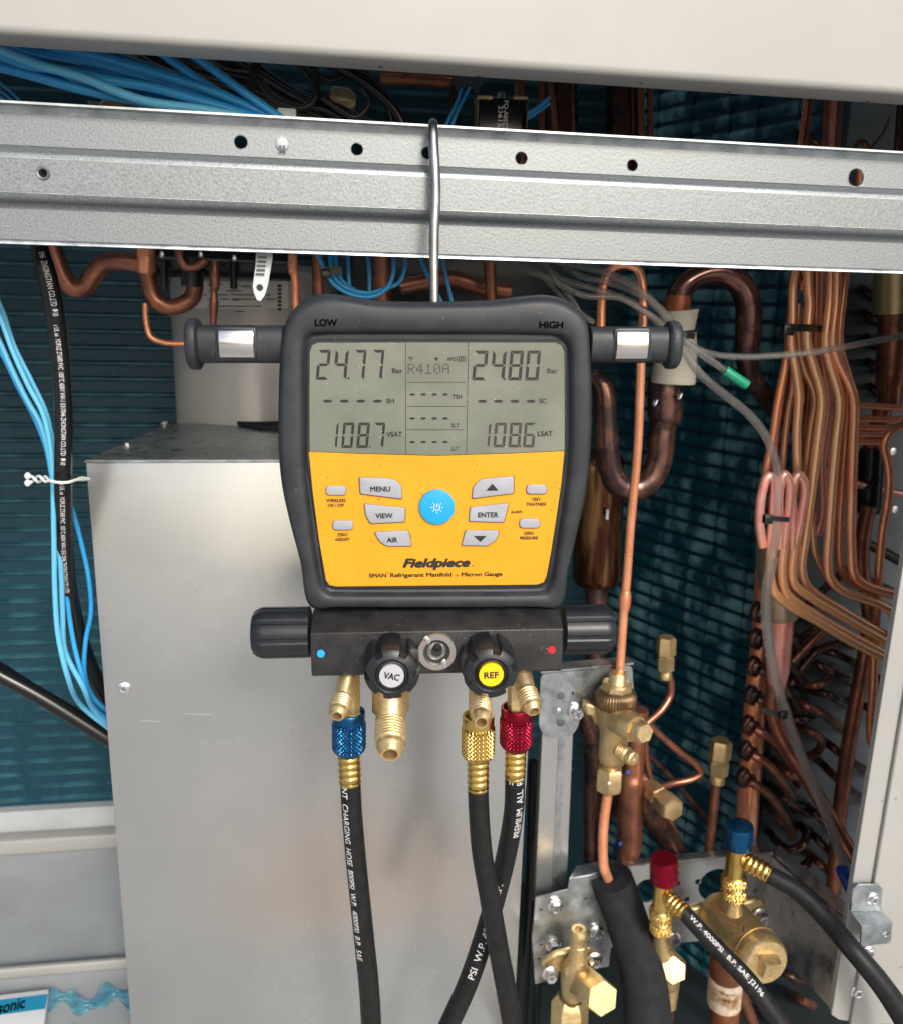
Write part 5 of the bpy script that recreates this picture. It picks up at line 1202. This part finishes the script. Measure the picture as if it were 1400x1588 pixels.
# more bends higher, in the dark beside the brass riser
for k in range(5):
    for j in range(2):
        x, y = 1338+j*30+3*k, 448+k*38
        tube('return_bend', [(x, y, .30), (x, y, .26), (x+10, y+8, .25), (x+20, y+14, .26), (x+20, y+14, .30)], 6, .26, M['copperd'], ('left' if j == 0 else 'right')+' dark return bend in the '+ORD[k]+' row beside the brass sleeved riser', 'pipe bend', 'return bends on the coil end plate', seg=10, n=5)
pipe('brown rod slanting down left from the diagonal capillaries', [(1222, 1034), (1250, 1004), (1282, 972)], 6, .19, 'copperb')
pipe('dark rod slanting below the brown one to the bends', [(1226, 1062), (1252, 1026), (1276, 1004), (1300, 998)], 5.5, .2, 'copperd')
pipe('dark rod rising beside the funnel to the right', [(1235, 960), (1262, 930), (1292, 902), (1320, 880)], 7, .21, 'copperd')
# rail-gap copper, right
for pts, r, lb in (([(1222, 160), (1236, 160), (1245, 160)], 0, ''),): pass
for x, x2, r, m, lb in ((1248, 1237, 4, 'coppero', 'first thin copper pipe in the gap above the rail from the left'), (1256, 1246, 4, 'copperb', 'brown thin pipe beside the first one above the rail'), (1280, 1276, 5, 'copperb', 'brown pipe left of the broad pink one above the rail'),
                        (1291, 1286, 6, 'copperp', 'broad pinkish copper pipe in the gap above the rail'), (1301, 1297, 5, 'copperb', 'brown pipe right of the broad pink one above the rail'), (1398, 1392, 7, 'copperd', 'dark pipe at the right end of the gap above the rail')):
    pipe(lb, [(x+3, 130), (x, 165), (x2, 250), (x2-3, 300)], r, .16, m)
pipe('small arched copper pipe left in the gap above the rail', [(1244, 245), (1248, 222), (1258, 215), (1267, 222), (1270, 245)], 3.6, .17, 'copperb')
pipe('small arched copper pipe right in the gap above the rail', [(1322, 252), (1328, 224), (1338, 219), (1346, 232), (1350, 255)], 4, .17, 'copperb')
pipe('slanting grey wire in the dark corner above the rail', [(1380, 180), (1370, 205), (1352, 228), (1345, 240)], 2.4, .2, 'gywire', name='grey_wire')

pipe('bright copper stub seen through the right hole of the rail', [(1336, 258), (1335, 280), (1333, 310)], 8, .03, 'copper')

# ============================================================ brackets, valves and the lower hoses
# galvanised post with head plate carrying the upper valve
t = thing('valve_stand', 'galvanised upright strut with a flat arm carrying the upper brass valve', 'bracket', P(860, 1400, .13))
def qb(pix, Y, th, m='galv3', nm='sheet', hol=(), parent=None, bw=.0006): return mk(nm, bev(wplate(pix, Y, th, hol), bw, 1, 50), M[m], parent or t, smooth=40)
qb([(841, 1120), (889, 1120), (877, 1405), (828, 1405)], .131, .010, nm='strut', m='galv2')
p0, p1, q0, q1 = P(867, 1130, .130), P(876, 1130, .130), P(855, 1400, .130), P(864, 1400, .130)
mk('strut_fold', hexa([q0, q1, p1, p0, q0+YV*.002, q1+YV*.002, p1+YV*.002, p0+YV*.002]), M['galv3'], t, smooth=0)
qb(rnd([(838, 1046), (980, 1032), (984, 1104), (905, 1088), (896, 1128), (886, 1142), (846, 1144), (835, 1128)], 9), .127, .003, nm='head_plate')
a, b = P(838, 1044, .127), P(981, 1030, .127)
mk('head_flange', hexa([a-YV*.001, b-YV*.001, b+ZV*.0018-YV*.001, a+ZV*.0018-YV*.001, a+YV*.014, b+YV*.014, b+ZV*.0018+YV*.014, a+ZV*.0018+YV*.014]), M['galv3'], t, smooth=0)
for q, r_ in (((869, 1079), 6.5), ((869, 1121), 6.5), ((866, 1103), 4)):
    c = P(*q, .1268); lat('weld_spot', c+YV*.001, c-YV*.0006, [(r_, 0), (r_, .8), (r_*.7, 1)], M['plategy' if r_ > 5 else 'zinc'], t, 18)
mk('punched_slot', box(P(886, 1078, .1266), P(889, 1072, .128)), M['black'], t, smooth=0)
screw(P(893, 1104, .1265), -YV, .0060, t, tall=1.1)

# upper brass valve
YV1 = .095
t = thing('service_valve', 'brass service valve with hex cap fixed to the upright galvanised arm', 'valve', P(943, 1140, YV1))
def la(nm, A, B, prof, m='brass2', seg=28, ph=0, fn=None, sm=35, parent=None): return lat(nm, P(*A), P(*B), prof, M[m], parent or t, seg, ph, fn, sm)
la('collar', (955, 1078, YV1+.012), (958, 1043, YV1+.012), [(23, 0), (23, .12), (22, .15), (22, .42), (19, .5), (16, .52), (13.5, .62), (13.5, .92), (12, 1), (9, 1)], 'brass', 28)
la('collar_hex', (955.5, 1073, YV1+.012), (957, 1058, YV1+.012), [(22, 0), (24, .15), (24, .8), (21, 1)], 'brass', 8)
def cor(rr, a, z, j): return rr*(1-.05*(.5+.5*math.cos(a*44)))
la('ridged_ring', (954, 1096, YV1+.012), (955, 1068, YV1+.012), [(29, 0), (31, .12), (31.5, .3), (32, .65), (30, .8), (24, 1)], 'brownb', 176, 0, cor, 60)
la('valve_body', (948, 1186, YV1+.010), (955, 1090, YV1+.012), [(14, 0), (19, .04), (22, .12), (22, .48), (25, .62), (29, .78), (29, 1)], 'brass2', 20)
c = P(924, 1108, .118)
qb([(908, 1092), (936, 1098), (935, 1128), (922, 1124), (919, 1112), (908, 1110)], .110, .012, 'brass2', 'fixing_ear', bw=.0015)
la('side_barrel', (953, 1114, YV1+.004), (986, 1131, YV1-.020), [(21, 0), (21, .5), (22, .52), (22, .9), (20, 1), (13, 1.0)], 'brass2')
la('hex_cap', (982, 1129, YV1-.017), (1000, 1138, YV1-.032), [(20, 0), (20, .12), (17.5, .2), (17.5, .88), (15, 1)], 'brass', 6, rad(8))
def pr_thread(r, n=4): return [(r*.85, 0)]+thread(r, .1, .62, n, .1)+[(r*.8, .66), (r*.8, .72), (r*.95, .76), (r*.9, .96), (r*.75, 1), (r*.35, 1), (r*.3, .95), (0, .95)]
la('flare_port', (958, 1163, YV1), (983, 1178, YV1-.018), pr_thread(12.5), 'brass', 24)
la('nut_neck', (946, 1196, YV1+.010), (947, 1176, YV1+.010), [(12, 0), (12, 1)], 'brass', 20)
la('flare_nut', (943, 1228, YV1+.010), (945, 1190, YV1+.010), [(14, 0), (20, .12), (21, .25), (21, .9), (18, 1)], 'brass2', 6, rad(10))
k = P(944, 1215, YV1-.002); mk('paint_dab', bev(box(k-Vector((.0014, .0006, .0012)), k+Vector((.0014, .0006, .0012))), .0004, 1), M['whitep'], t)
lq = crom(pp([(942, 1222, .106), (941, 1235, .106), (936, 1272, .104), (934, 1318, .10), (936, 1345, .098), (944, 1368, .098)], 7.8), n=8)
mk('copper_pipe', tubeg(lq, 16), M['copper'], None, 'bright copper pipe entering the black foam from the flare nut', 'pipe', smooth=60)
# foam insulation tube
fm = crom(pp([(948, 1362, .098, 32), (953, 1378, .098, 33), (963, 1404, .095, 33), (976, 1442, .085, 33), (990, 1490, .070, 34), (1000, 1540, .052, 36), (1004, 1590, .035, 37), (1006, 1670, .02, 38)], 33), n=8)
t = thing('foam_insulation', 'fat black foam insulation tube curving down beside the red capped hose end', 'insulation', fm[0][0])
mk('foam_tube', tubeg(fm, 32), M['foam'], t, smooth=50)
lat('bore', fm[0][0]-(fm[1][0]-fm[0][0]).normalized()*.0006, fm[1][0], [(10, 0), (10, 1)], M['black'], t, 20)

# bracket plates
t = thing('mounting_bracket', 'long galvanised mounting bracket with punched holes holding the valves', 'bracket', P(1010, 1400, .12))
qb([(830, 1392), (880, 1380), (882, 1367), (889, 1362), (945, 1352), (955, 1400), (944, 1500), (886, 1511), (829, 1528), (824, 1456)], .105, .002, nm='left_plate')
a, b = P(882, 1366, .106), P(940, 1352, .106)
mk('left_flange', hexa([a, b, b+ZV*.0015, a+ZV*.0015, P(893, 1344, .125), P(925, 1338, .125), P(925, 1337, .125), P(893, 1343, .125)]), M['galv3'], t, smooth=0)
for q in ((907, 1394), (838, 1411), (838, 1465), (835, 1487), (905, 1438)):
    mk('punched_slot', box(P(q[0]-2, q[1]+2, .1046), P(q[0]+2, q[1]-2, .106)), M['black'], t, smooth=0)
qb([(935, 1352), (1020, 1338), (1198, 1322), (1197, 1450), (1060, 1462), (940, 1470)], .150, .002, nm='middle_plate', hol=[(1050, 1371, 4.5), (1082, 1368, 5), (1065, 1395, 4.5), (1171, 1382, 4.5), (1003, 1382, 21), (1110, 1373, 29)], m='galv2')
a, b = P(960, 1348, .1495), P(1192, 1324, .1495)
c_, d_ = P(965, 1336, .166), P(1175, 1314, .166)
mk('top_flange', hexa([a, b, b+ZV*.0016, a+ZV*.0016, c_, d_, d_+ZV*.0016, c_+ZV*.0016]), M['galv3'], t, smooth=0)
# the wing running forward to the post
w1 = [P(1200, 1330, .149), P(1318, 1436, .004), P(1291, 1564, .004), P(1228, 1493, .085), P(1199, 1452, .149)]
nn = (w1[1]-w1[0]).cross(w1[2]-w1[0]).normalized(); 
if nn.y > 0: nn = -nn
w1 = [p-nn*nn.dot(p-w1[0]) for p in w1]
wv = w1+[p-nn*.002 for p in w1]; n_ = 5
mk('wing_plate', (wv, [tuple(range(5)), tuple(range(9, 4, -1))]+[(i, (i+1) % 5, 5+(i+1) % 5, 5+i) for i in range(5)], True), M['galv3'], t, smooth=0)
a, b = w1[0], w1[1]
up = Vector((.45, .35, .55)).normalized()*.012
mk('wing_flange', hexa([a+nn*.001, b+nn*.001, b+nn*.001+ZV*.0016, a+nn*.001+ZV*.0016, a+up, b+up, b+up+ZV*.0016, a+up+ZV*.0016]), M['galv3'], t, smooth=0)
for q, Y in (((860, 1405), .1045), ((857, 1466), .1045), ((924, 1446), .1045)): screw(P(*q, Y), -YV, .0056, t, tall=1.2)
screw(P(1044, 1456, .1495), -YV, .0058, t, tall=1.3)

# lower left valve
t = thing('service_valve', 'polished brass valve with a big round capped hex at the lower middle', 'valve', P(900, 1520, .07))
la('schrader_port', (896, 1488, .070), (897, 1441, .070), [(15, 0), (13.5, .1), (13.5, .5), (12.6, .52), (12.6, .75), (13.4, .78), (12.8, .9), (11, 1), (6, 1), (5, .9), (0, .9)], 'brass', 28)
la('valve_body', (884, 1556, .078), (895, 1488, .072), [(17, 0), (18, .3), (21, .55), (20, .85), (14, 1)], 'brass2', 24)
qb([(838, 1496), (862, 1480), (888, 1474), (926, 1476), (930, 1488), (905, 1500), (880, 1512), (846, 1508)], .082, .007, 'brass', 'fixing_ear', bw=.002)
la('big_hex_cap', (903, 1522, .070), (934, 1549, .032), [(24, 0), (27, .08), (27, .85), (24.5, 1), (0, 1.0)], 'brass', 6, rad(20))
la('flare_nut', (884, 1545, .078), (880, 1640, .078), [(20, 0), (29, .1), (29, 1)], 'brass', 6, rad(12))
la('gasket', (886, 1541, .076), (884, 1549, .078), [(18, 0), (19, .5), (18, 1)], 'brownb', 24)
screw(P(852, 1510, .075), -YV, .0056, t, tall=1.4); screw(P(921, 1488, .075), -YV, .0056, t, tall=1.4)

# red-capped hose end on the middle valve
def hose_end(label, Yk, knob, kr, km, top, bot, barb0, barb1, br, kn0, kn1, knr, hosepts, words, Rb):
    t_ = thing('charging_hose', label, 'hose', P(*bot, Yk))
    K0, K1 = P(*knob[0], Yk), P(*knob[1], Yk)
    kk = lat('valve_cap', K0, K1, [(kr*.9, 0), (kr*.98, .04), (kr, .12), (kr, .88), (kr*.96, .97), (kr*.88, 1)], M[km], t_, 48)
    c = K0.lerp(K1, .62)+Vector((kr*.62, -kr*.80, 0))*pxs(K0); lat('dimple', c+YV*.001, c-YV*.0004, [(3.4, 0), (3.4, 1), (1.6, 1), (1.2, .3)], M[km], t_, 14)
    lat('barrel', P(*bot, Yk), K0.lerp(K1, .1), [(Rb*1.02, 0), (Rb*1.02, .1), (Rb, .12), (Rb, .86), (Rb*1.12, .88), (Rb*1.12, 1)], M['gold'], t_, 32)
    A, B = P(*kn1, Yk), P(*kn0, Yk); L_ = (B-A).length; R_ = knr*pxs(A)
    def fn(rr, a, z, j):
        u = z/L_
        if not (.08 < u < .46 or .54 < u < .92): return rr
        nk = 24; v_ = z/(2*math.pi*R_/nk); p_, q_ = (a*nk/(2*math.pi)+v_) % 1, (a*nk/(2*math.pi)-v_) % 1
        return rr*(1-.085*(max(abs(p_-.5), abs(q_-.5))*2)**2.5)
    pf = [(knr*.8, 0), (knr*.9, .04)]+[(knr*math.sqrt(max(.0, 1-(.18*abs((i-7)/7))**2*3)), .08+.38*i/14) for i in range(15)]+[(knr*.86, .5)]+[(knr*math.sqrt(max(.0, 1-(.18*abs((i-7)/7))**2*3)), .54+.38*i/14) for i in range(15)]+[(knr*.9, .96), (knr*.8, 1)]
    lat('knurled_coupler', A, B, pf, M['gold'], t_, 168, 0, fn, 30)
    lat('barb_neck', P(barb0[0], barb0[1], barb0[2]), P(barb1[0], barb1[1], barb1[2]), [(br*.7, 0), (br*.6, .3), (br*.8, .5)], M['gold'], t_, 20)
    a, b = P(*barb0), P(*barb1); ferrule(a.lerp(b, .12), b, br, t_, 4, 'gold')
    pt = crom(pp(hosepts, 13), n=10); mk('hose_tube', tubeg(pt, 24), M['hose'], t_, smooth=60)
    for body, s0, size, w_, th in words: mk('lettering', tubetext(pt, body, s0, size, th, width=w_), M['white'], t_, smooth=0)
    return t_
hose_end('black hose with a red capped valve end on the middle brass valve', .055, ((1029, 1367), (1029, 1331)), 21.5, 'redan', (1028, 1369), (1025, 1412), (1032, 1392, .048), (1063, 1418, .030), 13.5, (1024, 1408), (1024, 1446), 18,
         [(1058, 1414, .032, 12), (1068, 1424, .028, 12.5), (1093, 1451, .018, 13), (1121, 1481, .008, 13.5), (1160, 1522, -.006, 14.5), (1205, 1584, -.02, 16), (1250, 1660, -.035, 17)],
         [('W.P. 4000PSI   B.P. SAE J2196', .006, .0056, .078, rad(-10))], 14)
hose_end('black hose with a blue capped valve end on the large brass valve', .060, ((1144, 1313), (1146, 1279)), 22, 'bluean', (1144, 1318), (1138, 1360), (1150, 1332, .055), (1192, 1356, .040), 15, (1138, 1356), (1137, 1394), 19.5,
         [(1184, 1352, .042, 12), (1196, 1359, .038, 13.5), (1235, 1381, .026, 14), (1279, 1424, .006, 14.5), (1322, 1474, -.02, 15.5), (1364, 1524, -.034, 16.5), (1402, 1580, -.045, 18), (1440, 1650, -.06, 19)], [], 15)
# red valve body underneath
t = thing('service_valve', 'brass valve half hidden by the foam tube, under the red capped hose', 'valve', P(1030, 1500, .08))
la('port_cone', (1022, 1440, .06), (1024, 1480, .07), [(10, 0), (10, .3), (13, .7), (16, 1)], 'brass', 20)
la('valve_body', (1026, 1462, .085), (1038, 1530, .085), [(13, 0), (17, .3), (17, .8), (13, 1)], 'brass2', 20)
la('hex_cap', (1034, 1492, .085), (1044, 1506, .058), [(20, 0), (23, .1), (23, .8), (19.5, .95), (0, .97)], 'brass', 6, rad(20))
la('tail_pipe', (1041, 1518, .088), (1036, 1560, .088), [(13, 0), (12, 1)], 'brass2', 20)
la('copper_tail', (1036, 1555, .09), (1032, 1640, .09), [(10, 0), (10, 1)], 'copperd', 20)
# large brass valve
t = thing('ball_valve', 'large brass ball valve with square key under the blue capped hose', 'valve', P(1150, 1470, .06))
la('barrel', (1108, 1408, .110), (1172, 1474, .048), [(26, 0), (32, .08), (35, .3), (35, .995), (36.5, 1.0)], 'brass', 40)
la('end_cap', (1170, 1472, .050), (1189, 1494, .030), [(38, 0), (38.5, .5), (37, .85), (33, 1.0), (0, 1.02)], 'brass', 40)
la('square_key', (1188, 1493, .031), (1197, 1507, .022), [(21, 0), (20, .75), (18.5, 1), (0, 1)], 'brass', 4, rad(40))
la('key_disc', (1197, 1506.4, .0225), (1197.4, 1507.6, .0217), [(11, 0), (11, .9), (10, 1), (0, 1)], 'brass', 24)
la('port_neck', (1136, 1412, .064), (1138, 1388, .061), [(15, 0), (12, .3), (12, 1)], 'brass', 24)
qb([(1140, 1404), (1178, 1394), (1188, 1404), (1186, 1428), (1160, 1440)], .100, .008, 'brass', 'fixing_ear', bw=.002)
qb([(1060, 1414), (1092, 1404), (1108, 1420), (1096, 1446), (1066, 1424)], .105, .008, 'brass', 'fixing_ear', bw=.002)
screw(P(1178, 1420, .0985), -YV, .0062, t, tall=1.4)
mk('ink_tick', tubetext([(P(1150, 1436, .062), .0001), (P(1160, 1452, .052), .0001)], '', 0, .001, 0) if False else box(P(1151, 1446, .0335), P(1154, 1436, .034)), M['ink'], t, smooth=0)
la('down_pipe', (1126, 1480, .085), (1120, 1640, .085), [(25, 0), (25, .2), (23, .25), (23, 1)], 'insp', 28)
la('paper_band', (1125, 1514, .085), (1122, 1556, .085), [(25.8, 0), (26, .5), (25.8, 1)], 'paperb', 28)
for i, (s_, dy) in enumerate((('When brazing', 1524), ('take cure', 1533))):
    c = P(1122, dy, .085); s__ = pxs(c); v, f = txt(s_, 5*s__/.72, 40*s__); rr = 26.4*s__
    mk('lettering', ([Vector((c.x+rr*math.sin(p.x/rr), .085-rr*math.cos(p.x/rr), c.z+p.y-p.x*.1)) for p in v], f), M['ink'], t, smooth=0)

# small capped service stubs
def stub(label, cap, pts, r, Y, m='copperb', face=False):
    t_ = thing('capped_stub', label, 'fitting', P(*cap[0]))
    A, B = P(*cap[0]), P(*cap[1]); cr = cap[2]
    lat('cap_base', A, B, [(cr*.62, 0), (cr*.62, .12), (cr*.9, .14), (cr*.92, .46), (cr*.74, .5), (cr*.74, .54)], M['brass2'], t_, 6, .3)
    lat('cap_hex', A, B, [(cr*.7, .5), (cr, .55), (cr, .94), (cr*.85, 1), (0, 1)], M['brass2'], t_, 6, .5)
    lat('cap_collar', A, B, [(cr*.66, -.1), (cr*.7, 0), (cr*.5, .12)], M['brass'], t_, 20)
    pt = crom(pp(pts, r, Y), n=8); mk('stub_pipe', tubeg(pt, 14), M[m], t_, smooth=60)
    return t_
stub('small brass capped stub standing highest above the upper valve', ((1031, 1046, .19), (1033, 988, .19), 15), [(1034, 1042, .19), (1040, 1062, .19), (1038, 1080, .19), (1026, 1100, .185), (1002, 1122, .18)], 5.8, .19, 'copperb')
stub('small brass capped stub left of the header pipe', ((1112, 1208, .18), (1118, 1148, .18), 17), [(1110, 1204, .18), (1107, 1240, .18), (1102, 1290, .18), (1095, 1345, .18)], 7, .18, 'copperb')
stub('brass hex capped stub pointing down right below the upper valve', ((1008, 1222, .165), (1044, 1258, .12), 19), [(988, 1188, .185), (996, 1202, .175), (1010, 1224, .165)], 7, .17, 'copperd')
pipe('brown copper pipe zigzagging behind the small capped stubs', [(1000, 1118, .19), (1016, 1134, .19), (1050, 1164, .19), (1080, 1188, .19), (1086, 1200, .19), (1074, 1208, .19), (1044, 1215, .19), (1018, 1222, .185)], 5.5, .19, 'copperb')
pipe('thin brown pipe slanting behind the lower capped stub', [(1000, 1166), (1040, 1206), (1070, 1240), (1098, 1276)], 4.6, .21, 'copperd')
pipe('thin copper pipe dropping from below the flare port', [(1000, 1140), (1002, 1180), (1010, 1212), (1028, 1250), (1056, 1312)], 4.6, .2, 'copperb')
pipe('thick brown copper pipe behind the upper service valve', [(990, 1100, .17, 15), (986, 1150, .17, 15), (981, 1195, .17, 16), (978, 1212, .17, 20), (977, 1240, .17, 20), (975, 1315, .17, 19), (973, 1328, .17, 16), (972, 1360, .17, 16)], 18, .17, 'copperb')
pipe('dark purple copper elbow above the red cap', [(985, 1225), (1010, 1268), (1032, 1296), (1046, 1325), (1050, 1360)], 18, .2, 'copperd')
pipe('dark thick pipe curving away left of the upper valve', [(905, 1060), (908, 1110), (925, 1160), (938, 1200), (950, 1260)], 15, .22, 'copperd')
for q, m_, lb in (((973, 1198), 'bluecap', 'upper blue ink mark on the thick brown pipe'), ((961, 1309), 'bluecap', 'lower blue ink mark on the thick brown pipe')):
    c = P(*q, .149); k = pxs(c); mk('ink_mark', bev(box(c-Vector((2.4*k, .0004, 3*k)), c+Vector((2.4*k, .0004, 3*k))), .0003, 2), M[m_], None, lb, 'mark')
# dark wiring behind the strut
for i, (x, r_) in enumerate(((818, 7), (838, 6))):
    tube('black_cable', [(x+8, 1180), (x+6, 1260), (x+2, 1400), (x-4, 1500), (x-8, 1600)], r_, .2, M['cable'], ('left' if i == 0 else 'right')+' black cable hanging in the slot beside the steel box', 'cable')
tube('copper_pipe', [(1150, 1540), (1190, 1560), (1220, 1600)], 8, .2, M['copperb'], 'dim brown pipe low behind the large ball valve', 'pipe')
tube('copper_pipe', [(1140, 1530, .16), (1156, 1560, .16), (1175, 1610, .16)], 9, .2, M['copperb'], 'reddish pipe running under the printed black hose', 'pipe')
# white carton with blue stripe and film
zc_ = zf+.0
t = thing('white_carton', 'white carton with a blue printed stripe at the bottom left corner', 'carton', PZ(30, 1570, zf))
zt3 = zf+.012
c4 = [PZ(-40, 1548, zt3), PZ(76, 1534, zt3), PZ(60, 1650, zt3), PZ(-40, 1680, zt3)]
mk('carton_body', bev(hexa([c4[3]-ZV*.012, c4[2]-ZV*.012, c4[2], c4[3], c4[0]-ZV*.012, c4[1]-ZV*.012, c4[1], c4[0]]), .001, 2), M['white2'], t)
s4 = [PZ(-40, 1556, zt3+.0003), PZ(74, 1542, zt3+.0003), PZ(70, 1565, zt3+.0003), PZ(-40, 1580, zt3+.0003)]
mk('blue_stripe', (s4, [(3, 2, 1, 0)], False), M['bluestripe'], t, smooth=0)
v, f = txt('Panasonic', 1, 1, .03); a, b, cdn = PZ(-40, 1570, zt3+.0006), PZ(40, 1551, zt3+.0006), PZ(42, 1565, zt3+.0006)
dx = (b-a); dx = Vector((dx.x, dx.y, 0)); dy = Vector((-dx.y, dx.x, 0)).normalized()
mid = (a+b)/2-dy*.003
mk('lettering', ([mid+dx*p.x+dy*p.y*.022 for p in v], f), M['ink'], t, smooth=0)
rf = random.Random(3); fv = []; NX, NY = 26, 7
for i in range(NX):
    x = 72+i*5.4; mid = 1556-9*math.sin(i*.42)-i*.35; hw = 13+6*math.sin(i*.8+1)+rf.uniform(-2, 2)
    for j in range(NY):
        u = j/(NY-1)*2-1
        fv.append(PZ(x+rf.uniform(-1.5, 1.5), mid+u*hw, zf+.0008+.0035*abs(math.sin(i*.7+j*1.3))+rf.uniform(0, .0012)))
nf = len(fv); ff = [(i*NY+j, i*NY+j+1, (i+1)*NY+j+1, (i+1)*NY+j) for i in range(NX-1) for j in range(NY-1)]
mk('plastic_film', (fv, ff, False), M['film'], None, 'crumpled blue plastic film lying right of the carton', 'film', smooth=80)
# fluff of dirt on the pan is in its material; dark floor under the pipes
